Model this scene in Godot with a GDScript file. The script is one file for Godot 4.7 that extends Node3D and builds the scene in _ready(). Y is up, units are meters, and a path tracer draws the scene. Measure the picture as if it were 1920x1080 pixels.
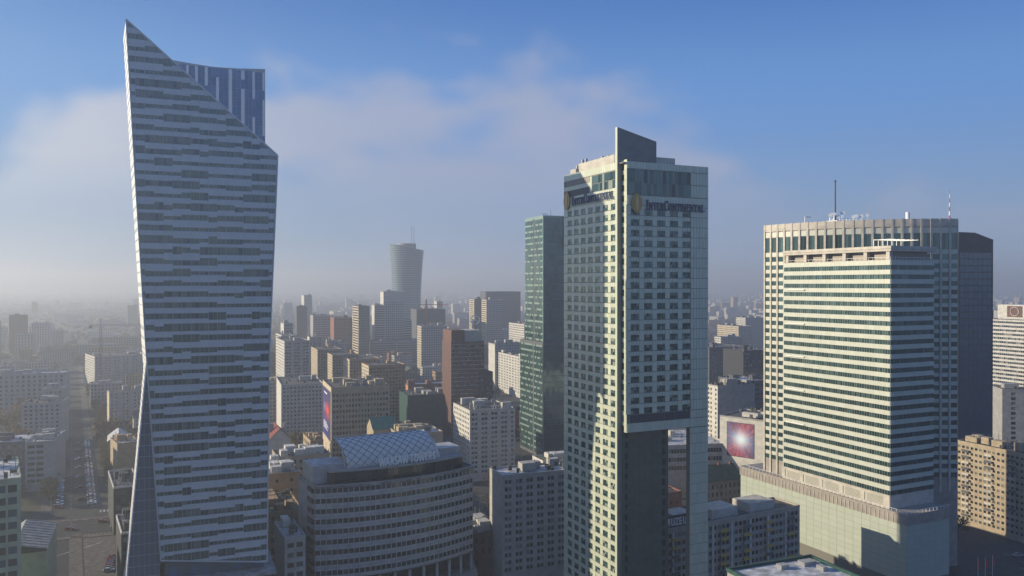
extends Node3D

# A city seen from a high terrace: three towers in front, streets, blocks and haze behind.
# x to the right, -z into the distance, ground at y = 0, metres.

const EYE := Vector3(0, 114, 0)
var rng := RandomNumberGenerator.new()
var used := {}
var M := {}
var grain := {}
var boxes := {}
var foot := []


class S:
	var v := PackedVector3Array()
	# corners counter-clockwise as seen from outside
	func quad(a: Vector3, b: Vector3, c: Vector3, d: Vector3) -> void:
		v.append(a); v.append(c); v.append(b); v.append(a); v.append(d); v.append(c)
	func tri(a: Vector3, b: Vector3, c: Vector3) -> void:
		v.append(a); v.append(c); v.append(b)
	func box(t: Transform3D) -> void:
		var o := t.origin
		var x := t.basis.x * 0.5
		var y := t.basis.y * 0.5
		var z := t.basis.z * 0.5
		quad(o - x - y + z, o + x - y + z, o + x + y + z, o - x + y + z)
		quad(o + x - y - z, o - x - y - z, o - x + y - z, o + x + y - z)
		quad(o + x - y + z, o + x - y - z, o + x + y - z, o + x + y + z)
		quad(o - x - y - z, o - x - y + z, o - x + y + z, o - x + y - z)
		quad(o - x + y + z, o + x + y + z, o + x + y - z, o - x + y - z)
		quad(o - x - y - z, o + x - y - z, o + x - y + z, o - x - y + z)
	func bx(x0: float, x1: float, y0: float, y1: float, z0: float, z1: float) -> void:
		box(Transform3D(Basis.from_scale(Vector3(x1 - x0, y1 - y0, z1 - z0)), Vector3(x0 + x1, y0 + y1, z0 + z1) * 0.5))
	func bar(a: Vector3, b: Vector3, w: float) -> void:
		var d := b - a
		var up := Vector3.UP if absf(d.normalized().y) < 0.95 else Vector3.RIGHT
		var s := d.cross(up).normalized()
		box(Transform3D(Basis(s * w, d, s.cross(d).normalized() * w), (a + b) * 0.5))
	func tube(a: Vector3, b: Vector3, r0: float, r1: float, n := 8) -> void:
		var d := (b - a).normalized()
		var s := d.cross(Vector3.UP if absf(d.y) < 0.95 else Vector3.RIGHT).normalized()
		var t := d.cross(s)
		for i in n:
			var p := TAU * i / n
			var q := TAU * (i + 1) / n
			var e0 := s * cos(p) + t * sin(p)
			var e1 := s * cos(q) + t * sin(q)
			quad(a + e0 * r0, a + e1 * r0, b + e1 * r1, b + e0 * r1)
			tri(a, a + e1 * r0, a + e0 * r0)
			tri(b, b + e0 * r1, b + e1 * r1)
	# upright prism over a plan outline (x, z), counter-clockwise seen from above with z towards the viewer
	func prism(plan: PackedVector2Array, y0: float, y1: float, sides := true) -> void:
		var n := plan.size()
		if sides:
			for i in n:
				var a := plan[i]
				var b := plan[(i + 1) % n]
				quad(Vector3(a.x, y0, a.y), Vector3(b.x, y0, b.y), Vector3(b.x, y1, b.y), Vector3(a.x, y1, a.y))
		var ix := Geometry2D.triangulate_polygon(plan)
		for k in range(0, ix.size(), 3):
			var p := plan[ix[k]]
			var q := plan[ix[k + 1]]
			var r := plan[ix[k + 2]]
			tri(Vector3(p.x, y1, p.y), Vector3(q.x, y1, q.y), Vector3(r.x, y1, r.y))
			tri(Vector3(p.x, y0, p.y), Vector3(r.x, y0, r.y), Vector3(q.x, y0, q.y))
	# a polygon (u, y) on the plane of f, given a thickness
	func plate(f: Transform3D, poly: PackedVector2Array, n0: float, n1: float) -> void:
		var p := poly
		if Geometry2D.is_polygon_clockwise(p):
			p.reverse()
		var n := p.size()
		var ix := Geometry2D.triangulate_polygon(p)
		for k in range(0, ix.size(), 3):
			var a := p[ix[k]]
			var b := p[ix[k + 1]]
			var c := p[ix[k + 2]]
			if (b - a).cross(c - a) < 0:
				var e := b
				b = c
				c = e
			tri(f * Vector3(a.x, a.y, n1), f * Vector3(b.x, b.y, n1), f * Vector3(c.x, c.y, n1))
			tri(f * Vector3(a.x, a.y, n0), f * Vector3(c.x, c.y, n0), f * Vector3(b.x, b.y, n0))
		for i in n:
			var a := p[i]
			var b := p[(i + 1) % n]
			quad(f * Vector3(a.x, a.y, n0), f * Vector3(b.x, b.y, n0), f * Vector3(b.x, b.y, n1), f * Vector3(a.x, a.y, n1))


# ---------------------------------------------------------------- names, things, parts

func nm(called: String, parent: Node) -> String:
	var key := str(parent.get_instance_id()) + called
	var k: int = used.get(key, 0)
	used[key] = k + 1
	return called if k == 0 else "%s_%03d" % [called, k]


func tag(o: Node, label: String, category := "", group := "", kind := "") -> void:
	if label: o.set_meta("label", label)
	if category: o.set_meta("category", category)
	if group: o.set_meta("group", group)
	if kind: o.set_meta("kind", kind)


func thing(called: String, label: String, category: String, at: Vector3, yaw := 0.0, group := "") -> Node3D:
	var o := Node3D.new()
	o.name = nm(called, self)
	add_child(o, true)
	o.position = at
	o.rotation_degrees.y = yaw
	tag(o, label, category, group)
	return o


func commit(called: String, st: S, m: Material, parent: Node = null) -> MeshInstance3D:
	var o := MeshInstance3D.new()
	var p: Node = parent if parent else self
	o.name = nm(called, p)
	var am := ArrayMesh.new()
	var arrays := []
	arrays.resize(Mesh.ARRAY_MAX)
	arrays[Mesh.ARRAY_VERTEX] = st.v
	am.add_surface_from_arrays(Mesh.PRIMITIVE_TRIANGLES, arrays)
	am.surface_set_material(0, m)
	o.mesh = am
	p.add_child(o, true)
	return o


func stuff(o: Node) -> void:
	o.set_meta("kind", "stuff")


# alike pieces: the nearest `limit` are parts of their own, the rest one part
func pieces(parent: Node3D, called: String, xf: Array, mats: Array, limit := 300) -> void:
	var order := range(xf.size())
	if limit > 0 and xf.size() > limit:
		var far := PackedFloat32Array()
		for t in xf:
			far.append((parent.transform * (t as Transform3D).origin).distance_squared_to(EYE))
		order.sort_custom(func(a, b): return far[a] < far[b])
	var rest := []
	for m in mats:
		rest.append(S.new())
	for k in order.size():
		var t: Transform3D = xf[order[k]]
		var w: int = rng.randi() % mats.size()
		if k >= limit:
			(rest[w] as S).box(t)
			continue
		if not boxes.has(mats[w]):
			var b := BoxMesh.new()
			b.material = mats[w]
			boxes[mats[w]] = b
		var o := MeshInstance3D.new()
		o.name = nm(called, parent)
		o.mesh = boxes[mats[w]]
		o.transform = t
		parent.add_child(o, true)
	if xf.size() > limit:
		var am := ArrayMesh.new()
		for w in mats.size():
			if rest[w].v.is_empty(): continue
			var arrays := []
			arrays.resize(Mesh.ARRAY_MAX)
			arrays[Mesh.ARRAY_VERTEX] = rest[w].v
			am.add_surface_from_arrays(Mesh.PRIMITIVE_TRIANGLES, arrays)
			am.surface_set_material(am.get_surface_count() - 1, mats[w])
		var o := MeshInstance3D.new()
		o.name = nm(called + "_field", parent)
		o.mesh = am
		parent.add_child(o, true)
		stuff(o)


# ---------------------------------------------------------------- materials

func noise_tex(key: String, freq: float, lo: float, hi: float, oct := 4) -> Texture2D:
	if not grain.has(key):
		var n := FastNoiseLite.new()
		n.seed = hash(key) % 1000
		n.noise_type = FastNoiseLite.TYPE_SIMPLEX_SMOOTH
		n.frequency = freq
		n.fractal_octaves = oct
		var g := Gradient.new()
		g.set_color(0, Color(lo, lo, lo))
		g.set_color(1, Color(hi, hi, hi))
		var t := NoiseTexture2D.new()
		t.width = 512
		t.height = 512
		t.seamless = true
		t.noise = n
		t.color_ramp = g
		grain[key] = t
	return grain[key]


func mat(key: String, c: Color, rough := 0.85, metal := 0.0, tex := "wall", spec := 0.5) -> StandardMaterial3D:
	if M.has(key):
		return M[key]
	var m := StandardMaterial3D.new()
	m.resource_name = key
	m.albedo_color = c.linear_to_srgb()
	m.roughness = rough
	m.metallic = metal
	m.metallic_specular = spec
	if tex == "wall":
		m.albedo_texture = noise_tex("wall", 0.012, 0.78, 1.0)
		m.uv1_scale = Vector3.ONE * 0.045
	elif tex == "rough":
		m.albedo_texture = noise_tex("rough", 0.02, 0.55, 1.0, 5)
		m.uv1_scale = Vector3.ONE * 0.03
	if tex:
		m.uv1_triplanar = true
		m.uv1_world_triplanar = true
	M[key] = m
	return m


func materials() -> void:
	mat("white", Color(0.62, 0.61, 0.58))
	mat("cream", Color(0.60, 0.52, 0.39))
	mat("pale", Color(0.52, 0.50, 0.46))
	mat("grey", Color(0.42, 0.41, 0.39))
	mat("cool", Color(0.37, 0.37, 0.37))
	mat("beige", Color(0.42, 0.35, 0.25))
	mat("ochre", Color(0.40, 0.27, 0.15))
	mat("greige", Color(0.40, 0.365, 0.31))
	mat("brown", Color(0.16, 0.085, 0.065))
	mat("brick", Color(0.27, 0.11, 0.075))
	mat("orange", Color(0.50, 0.24, 0.12))
	mat("dark", Color(0.045, 0.05, 0.055))
	mat("slate", Color(0.11, 0.12, 0.14))
	mat("green_wall", Color(0.30, 0.38, 0.30))
	mat("netting", Color(0.03, 0.105, 0.09), 0.9, 0.0, "rough")
	mat("roof", Color(0.13, 0.13, 0.13), 0.9, 0.0, "rough")
	mat("roof_light", Color(0.42, 0.43, 0.45), 0.9, 0.0, "rough")
	mat("roof_frost", Color(0.66, 0.68, 0.72), 0.8, 0.0, "rough")
	mat("roof_red", Color(0.32, 0.075, 0.05), 0.85, 0.0, "rough")
	mat("roof_green", Color(0.13, 0.17, 0.085), 0.8, 0.0, "rough")
	mat("roof_teal", Color(0.035, 0.24, 0.17), 0.7, 0.0, "rough")
	mat("metal", Color(0.35, 0.36, 0.38), 0.4, 0.6, "")
	mat("metal_dark", Color(0.06, 0.065, 0.07), 0.5, 0.3, "")
	mat("metal_white", Color(0.7, 0.71, 0.72), 0.45, 0.0, "")
	mat("red_paint", Color(0.5, 0.03, 0.03), 0.5, 0.0, "")
	mat("glass_a", Color(0.022, 0.032, 0.038), 0.10, 0.3, "", 0.7)
	mat("glass_b", Color(0.038, 0.052, 0.06), 0.12, 0.3, "", 0.7)
	mat("glass_c", Color(0.07, 0.082, 0.088), 0.18, 0.0, "", 0.6)
	mat("glass_d", Color(0.16, 0.155, 0.14), 0.3, 0.0, "", 0.5)
	mat("asphalt", Color(0.04, 0.04, 0.042), 0.9, 0.0, "rough")
	mat("paving", Color(0.15, 0.13, 0.105), 0.9, 0.0, "rough")
	mat("marking", Color(0.6, 0.6, 0.58), 0.8, 0.0, "rough")
	mat("lawn", Color(0.055, 0.062, 0.028), 0.95, 0.0, "rough")
	mat("yellow_panel", Color(0.42, 0.30, 0.06), 0.7, 0.0, "")
	mat("soil", Color(0.062, 0.062, 0.058), 0.95, 0.0, "rough")
	mat("bark", Color(0.06, 0.045, 0.035), 0.9, 0.0, "")


func panes() -> Array:
	return [M.glass_a, M.glass_a, M.glass_b, M.glass_b, M.glass_c, M.glass_d]


# ---------------------------------------------------------------- facades

func face(which: String, w: float, d: float) -> Transform3D:
	match which:
		"front": return Transform3D(Basis(), Vector3(-w / 2, 0, d / 2))
		"left": return Transform3D(Basis(Vector3(0, 0, 1), Vector3.UP, Vector3(-1, 0, 0)), Vector3(-w / 2, 0, -d / 2))
		"right": return Transform3D(Basis(Vector3(0, 0, -1), Vector3.UP, Vector3(1, 0, 0)), Vector3(w / 2, 0, d / 2))
	return Transform3D(Basis(Vector3(-1, 0, 0), Vector3.UP, Vector3(0, 0, -1)), Vector3(w / 2, 0, -d / 2))


func between(a: Vector2, b: Vector2) -> Transform3D:
	var e := (b - a).normalized()
	return Transform3D(Basis(Vector3(e.x, 0, e.y), Vector3.UP, Vector3(-e.y, 0, e.x)), Vector3(a.x, 0, a.y))


func rect(st: S, f: Transform3D, x0: float, y0: float, x1: float, y1: float, n := 0.0) -> void:
	if x1 - x0 < 0.001 or y1 - y0 < 0.001: return
	st.quad(f * Vector3(x0, y0, n), f * Vector3(x1, y0, n), f * Vector3(x1, y1, n), f * Vector3(x0, y1, n))


# wall cell with an opening and its reveals
func hole(st: S, f: Transform3D, x0: float, y0: float, x1: float, y1: float, a0: float, b0: float, a1: float, b1: float, rec: float) -> void:
	rect(st, f, x0, y0, a0, y1)
	rect(st, f, a1, y0, x1, y1)
	rect(st, f, a0, y0, a1, b0)
	rect(st, f, a0, b1, a1, y1)
	st.quad(f * Vector3(a0, b0, -rec), f * Vector3(a0, b0, 0), f * Vector3(a0, b1, 0), f * Vector3(a0, b1, -rec))
	st.quad(f * Vector3(a1, b0, 0), f * Vector3(a1, b0, -rec), f * Vector3(a1, b1, -rec), f * Vector3(a1, b1, 0))
	st.quad(f * Vector3(a0, b0, 0), f * Vector3(a0, b0, -rec), f * Vector3(a1, b0, -rec), f * Vector3(a1, b0, 0))
	st.quad(f * Vector3(a0, b1, -rec), f * Vector3(a0, b1, 0), f * Vector3(a1, b1, 0), f * Vector3(a1, b1, -rec))


func pane_at(f: Transform3D, x: float, y: float, w: float, h: float, n: float, wob := 0.004) -> Transform3D:
	var b := Basis.from_euler(Vector3(rng.randf_range(-wob, wob), rng.randf_range(-wob, wob), 0)) * Basis.from_scale(Vector3(w, h, 0.08))
	return f * Transform3D(b, Vector3(x, y, n))


# a regular wall of windows between heights y0 and y1; style: grid, pairs, blank
func facade(st: S, out: Array, f: Transform3D, w: float, y0: float, y1: float, how: Array, rec := 0.22, skip := 0.0) -> void:
	if how.is_empty() or how[0] == "blank":
		rect(st, f, 0, y0, w, y1)
		return
	var cols := maxi(1, roundi(w / float(how[1])))
	var rows := maxi(1, roundi((y1 - y0) / float(how[2])))
	var cw := w / cols
	var ch := (y1 - y0) / rows
	for r in rows:
		for c in cols:
			var x := c * cw
			var y := y0 + r * ch
			var ww: float = cw * float(how[3])
			var wh: float = ch * float(how[4])
			if how[0] == "stairs" and c % 4 == 1:
				ww *= 0.45
			if skip > 0.0 and rng.randf() < skip or how[0] == "gaps" and c % 3 == 2:
				rect(st, f, x, y, x + cw, y + ch)
				continue
			var a0 := x + (cw - ww) / 2
			var b0 := y + (ch - wh) * 0.55
			hole(st, f, x, y, x + cw, y + ch, a0, b0, a0 + ww, b0 + wh, rec)
			out.append(pane_at(f, a0 + ww / 2, b0 + wh / 2, ww + 0.06, wh + 0.06, -rec))


# windows as thin leaves just proud of a plain wall, for blocks far away
func far_windows(st: S, f: Transform3D, w: float, y0: float, y1: float, how: Array) -> void:
	if how.is_empty() or how[0] == "blank": return
	var cols := maxi(1, roundi(w / float(how[1])))
	var rows := maxi(1, roundi((y1 - y0) / float(how[2])))
	var cw := w / cols
	var ch := (y1 - y0) / rows
	for r in rows:
		for c in cols:
			if how[0] == "gaps" and c % 3 == 2: continue
			var x := (c + 0.5) * cw
			var y := y0 + (r + 0.52) * ch
			rect(st, f, x - cw * how[3] / 2, y - ch * how[4] / 2, x + cw * how[3] / 2, y + ch * how[4] / 2, 0.05)


func balconies(parent: Node3D, f: Transform3D, w: float, y0: float, y1: float, bay: float, flr: float, every: int, first: int, m: Array, limit: int) -> void:
	var cols := maxi(1, roundi(w / bay))
	var rows := maxi(1, roundi((y1 - y0) / flr))
	var cw := w / cols
	var ch := (y1 - y0) / rows
	var xf := []
	for r in range(1, rows):
		for c in cols:
			if c % every != first: continue
			var x := (c + 0.5) * cw
			var y := y0 + r * ch
			xf.append(f * Transform3D(Basis.from_scale(Vector3(cw * 0.94, 1.05, 0.08)), Vector3(x, y + 0.5, 1.15)))
			xf.append(f * Transform3D(Basis.from_scale(Vector3(cw * 0.94, 0.14, 1.1)), Vector3(x, y, 0.56)))
	pieces(parent, "balcony", xf, m, limit)


func footprint(o: Node3D, w: float, d: float, grow := 3.0) -> PackedVector2Array:
	var out := PackedVector2Array()
	for c in [[-1, -1], [1, -1], [1, 1], [-1, 1]]:
		var p := o.transform * Vector3(c[0] * (w / 2 + grow), 0, c[1] * (d / 2 + grow))
		out.append(Vector2(p.x, p.z))
	return out


func roof_gear(t: Node3D, w: float, d: float, h: float, n: int, wall: Material) -> void:
	var sm := S.new()
	for i in n:
		var a := rng.randf_range(2.5, minf(9.0, w * 0.4))
		var b := rng.randf_range(2.5, minf(6.0, d * 0.45))
		var x := rng.randf_range(-w / 2 + a / 2 + 1, w / 2 - a / 2 - 1)
		var z := rng.randf_range(-d / 2 + b / 2 + 0.8, d / 2 - b / 2 - 0.8)
		var hh := rng.randf_range(1.8, 3.6)
		var st := S.new()
		st.bx(x - a / 2, x + a / 2, h - 0.2, h + hh + i * 0.013, z - b / 2, z + b / 2)
		commit("roof_housing", st, wall, t)
	for i in n * 4:
		var x := rng.randf_range(-w / 2 + 1, w / 2 - 1)
		var z := rng.randf_range(-d / 2 + 1, d / 2 - 1)
		var k := rng.randf_range(0.3, 0.9)
		sm.bx(x - k, x + k, h - 0.2, h + rng.randf_range(0.7, 1.9), z - k * 0.6, z + k * 0.6)
	for i in n * 3:
		var x := rng.randf_range(-w / 2 + 1, w / 2 - 1)
		var z := rng.randf_range(-d / 2 + 1, d / 2 - 1)
		sm.bx(x - 0.07, x + 0.07, h - 0.2, h + rng.randf_range(2.5, 5.5), z - 0.07, z + 0.07)
	if n:
		stuff(commit("roof_vents", sm, M.roof_light if rng.randf() < 0.5 else M.roof, t))


# a block of flats or offices: near corner of its left and front faces at `at`
# o: wall, f (front), l (left), r (right), roof, base, par, gear, win (window parts), far, gable
func block(called: String, label: String, category: String, at: Vector3, yaw: float, w: float, d: float, h: float, o: Dictionary, group := "") -> Node3D:
	var turn := Basis(Vector3.UP, deg_to_rad(yaw))
	var t := thing(called, label, category, at + turn * Vector3(w / 2, 0, -d / 2), yaw, group)
	foot.append(footprint(t, w, d))
	var wall: Material = M[o.get("wall", "grey")]
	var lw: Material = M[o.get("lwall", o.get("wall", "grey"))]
	var st := S.new()
	var sl := S.new()
	var out := []
	var far: bool = o.get("far", false)
	var sf := S.new()
	var base: float = o.get("base", 4.0)
	var top: float = h - float(o.get("par", 1.2))
	for k in [["front", "f", w], ["left", "l", d], ["right", "r", d], ["back", "b", w]]:
		var how: Array = o.get(k[1], ["blank"])
		var f := face(k[0], w, d)
		var to: S = sl if k[1] == "l" else st
		if far:
			rect(to, f, 0, 0, k[2], h)
			far_windows(sf, f, k[2], base, top, how)
		else:
			var side: float = minf(0.8, k[2] * 0.06)
			rect(to, f, 0, 0, k[2], base)
			rect(to, f, 0, top, k[2], h)
			rect(to, f, 0, base, side, top)
			rect(to, f, k[2] - side, base, k[2], top)
			facade(to, out, f * Transform3D(Basis(), Vector3(side, 0, 0)), k[2] - 2 * side, base, top, how, o.get("rec", 0.22))
	commit("wall", st, wall, t)
	commit("end_wall", sl, lw, t)
	if far:
		if sf.v.size():
			stuff(commit("windows", sf, M[o.get("glass", "glass_b")], t))
	elif out.size():
		pieces(t, "window", out, o.get("panes", panes()), o.get("win", 0))
	if o.has("gable"):
		var g: float = o.gable
		var rs := S.new()
		var e := 0.5
		var ends := [Vector3(w / 2 + e, 0, 0), Vector3(0, 0, d / 2 + e)]
		if o.get("ridge", "x") == "z":
			ends = [Vector3(0, 0, d / 2 + e), Vector3(w / 2 + e, 0, 0)]
		var lo := Vector3(0, h - 0.3, 0)
		var hi := Vector3(0, h + g, 0)
		var gs := S.new()
		for k in [-1.0, 1.0]:
			rs.quad(lo - ends[0] + ends[1] * k, lo + ends[0] + ends[1] * k, hi + ends[0], hi - ends[0])
			var q: Vector3 = ends[0] * k * ((ends[0].length() - e) / ends[0].length())
			var v: Vector3 = ends[1] * ((ends[1].length() - e) / ends[1].length())
			gs.tri(Vector3(0, h, 0) + q - v, Vector3(0, h, 0) + q + v, hi + q)
		commit("roof", rs, M[o.get("roof", "roof")], t)
		commit("gable", gs, wall, t)
		var cs := S.new()
		for i in rng.randi_range(1, 4):
			var x := rng.randf_range(-w / 2 + 1, w / 2 - 1)
			cs.bx(x - 0.6, x + 0.6, h + g * 0.4, h + g + 1.1, -0.7 + i * 0.3, 0.2 + i * 0.3)
		commit("chimney", cs, M.brick if rng.randf() < 0.5 else M.pale, t)
	else:
		var rs := S.new()
		rs.quad(Vector3(-w / 2, h - 0.5, d / 2), Vector3(w / 2, h - 0.5, d / 2), Vector3(w / 2, h - 0.5, -d / 2), Vector3(-w / 2, h - 0.5, -d / 2))
		commit("roof", rs, M[o.get("roof", "roof")], t)
		var ps := S.new()
		var q := 0.35
		ps.bx(-w / 2 - 0.05, w / 2 + 0.05, h - 0.6, h + 0.15, d / 2 - q, d / 2 + 0.06)
		ps.bx(-w / 2 - 0.05, w / 2 + 0.05, h - 0.6, h + 0.15, -d / 2 - 0.06, -d / 2 + q)
		ps.bx(-w / 2 - 0.06, -w / 2 + q, h - 0.6, h + 0.13, -d / 2 + q, d / 2 - q)
		ps.bx(w / 2 - q, w / 2 + 0.06, h - 0.6, h + 0.13, -d / 2 + q, d / 2 - q)
		commit("parapet", ps, M[o.get("coping", o.get("wall", "grey"))], t)
		roof_gear(t, w, d, h, o.get("gear", 2), M[o.get("housing", o.get("wall", "grey"))])
	return t


func sign_text(called: String, words: Array, f: Transform3D, width: float, tall: float, m: Material, parent: Node3D, font_name := "Droid Serif", deep := 0.25) -> void:
	# words: [text, size] runs set side by side on one base line, then fitted to width x tall
	var font := SystemFont.new()
	font.font_names = PackedStringArray([font_name])
	font.font_weight = 700
	var runs := []
	var x := 0.0
	var high := 0.0
	for wd in words:
		var tm := TextMesh.new()
		tm.text = wd[0]
		tm.font = font
		tm.font_size = 48
		tm.pixel_size = 0.02 * float(wd[1])
		tm.depth = 0.1
		tm.curve_step = 4.0
		tm.horizontal_alignment = HORIZONTAL_ALIGNMENT_LEFT
		tm.vertical_alignment = VERTICAL_ALIGNMENT_BOTTOM
		tm.material = m
		var bb := tm.get_aabb()
		runs.append([tm, x - bb.position.x, bb])
		x += bb.size.x + 0.06
		high = maxf(high, bb.size.y)
	var k := width / x
	for r in runs:
		var o := MeshInstance3D.new()
		o.name = nm(called, parent)
		o.mesh = r[0]
		var b := Basis.from_scale(Vector3(k, tall / high, deep / 0.1))
		o.transform = f * Transform3D(b, Vector3(r[1] * k, -r[2].position.y * tall / high, deep / 2))
		parent.add_child(o, true)


func _ready() -> void:
	rng.seed = 7
	# camera
	var cam := Camera3D.new()
	cam.name = "camera"
	cam.position = EYE
	cam.rotation_degrees.x = -0.27
	cam.fov = 39.43
	cam.near = 0.5
	cam.far = 30000.0
	add_child(cam)
	# sky, haze, exposure
	var env := Environment.new()
	env.background_mode = Environment.BG_SKY
	env.sky = Sky.new()
	env.sky.sky_material = sky_panorama()
	env.tonemap_mode = Environment.TONE_MAPPER_LINEAR
	env.tonemap_exposure = 1.55
	# hazy air that scatters the low sun forward: paler towards the left
	env.volumetric_fog_enabled = true
	env.volumetric_fog_density = 0.00037
	env.volumetric_fog_albedo = Color(0.92, 0.955, 1.0)
	env.volumetric_fog_anisotropy = 0.38
	env.volumetric_fog_length = 4000.0
	env.sdfgi_enabled = true
	env.ssao_enabled = true
	env.ssil_enabled = true
	var we := WorldEnvironment.new()
	we.name = "world_environment"
	we.environment = env
	add_child(we)
	# low autumn sun from the left
	var sun := DirectionalLight3D.new()
	sun.name = "sun"
	sun.light_energy = 1.55
	sun.light_color = Color(1.0, 0.93, 0.80)
	sun.light_angular_distance = 0.5
	sun.shadow_enabled = true
	add_child(sun)
	sun.look_at_from_position(Vector3.ZERO, Vector3(1.0, -0.335, 0.05), Vector3.UP)

	materials()
	hero_materials()
	setting()
	sail_tower()
	twin_faced_tower()
	stone_tower()
	curved_office()
	green_tower()
	flared_tower()
	blocks()
	signs_and_roofs()
	street_life()
	city_fill()


func sky_panorama() -> PanoramaSkyMaterial:
	var w := 1024
	var h := 512
	var n := FastNoiseLite.new()
	n.seed = 11
	n.frequency = 1.0
	n.fractal_octaves = 5
	n.noise_type = FastNoiseLite.TYPE_SIMPLEX_SMOOTH
	var data := PackedFloat32Array()
	data.resize(w * h * 3)
	var zen := Vector3(0.05, 0.12, 0.30)
	var high := Vector3(0.038, 0.120, 0.33)
	var mid := Vector3(0.085, 0.195, 0.42)
	var low := Vector3(0.16, 0.24, 0.36)
	var bank := Vector3(0.255, 0.275, 0.365)
	var bank_sun := Vector3(0.42, 0.425, 0.455)
	var i := 0
	for y in h:
		var el := PI * (0.5 - (y + 0.5) / h)
		var deg := rad_to_deg(el)
		for x in w:
			# the left edge of the panorama lies towards -z, a quarter of it towards +x
			var az := TAU * (x + 0.5) / w
			var c := mid
			if deg >= 0.0:
				c = low.lerp(mid, smoothstep(2.0, 13.0, deg))
				c = c.lerp(high, smoothstep(12.0, 21.0, deg)).lerp(zen, smoothstep(20.0, 70.0, deg))
				# the air towards the low sun, on the left, is paler
				var warm := pow(0.5 + 0.5 * cos(az + 1.83), 3.0)
				c += Vector3(0.09, 0.14, 0.12) * warm * (1.0 - smoothstep(8.0, 45.0, deg))
				# fog lifting off the city: soft banks, higher towards the sun
				var p := Vector3(sin(az) * 3.0, deg * 0.13, cos(az) * 3.0)
				var q := n.get_noise_3dv(p) * 0.5 + 0.5
				var q2 := n.get_noise_3dv(p * Vector3(2.2, 1.6, 2.2) + Vector3(5, 1, 3)) * 0.5 + 0.5
				var top := 6.5 + 8.0 * smoothstep(0.86, 0.99, cos(az + 0.14)) + 5.0 * (q - 0.5)
				var a := (1.0 - smoothstep(top - 3.0, top + 1.0, deg + 8.0 * (q2 - 0.5))) * smoothstep(0.12, 0.5, q)
				a *= 0.35 + 0.65 * smoothstep(4.0, 9.0, deg)
				c = c.lerp(bank.lerp(bank_sun, smoothstep(0.05, 0.28, warm)), a * 0.76)
			else:
				c = Vector3(0.06, 0.075, 0.09)
			data[i] = c.x
			data[i + 1] = c.y
			data[i + 2] = c.z
			i += 3
	var im := Image.create_from_data(w, h, false, Image.FORMAT_RGBF, data.to_byte_array())
	var s := PanoramaSkyMaterial.new()
	s.panorama = ImageTexture.create_from_image(im)
	return s


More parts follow.
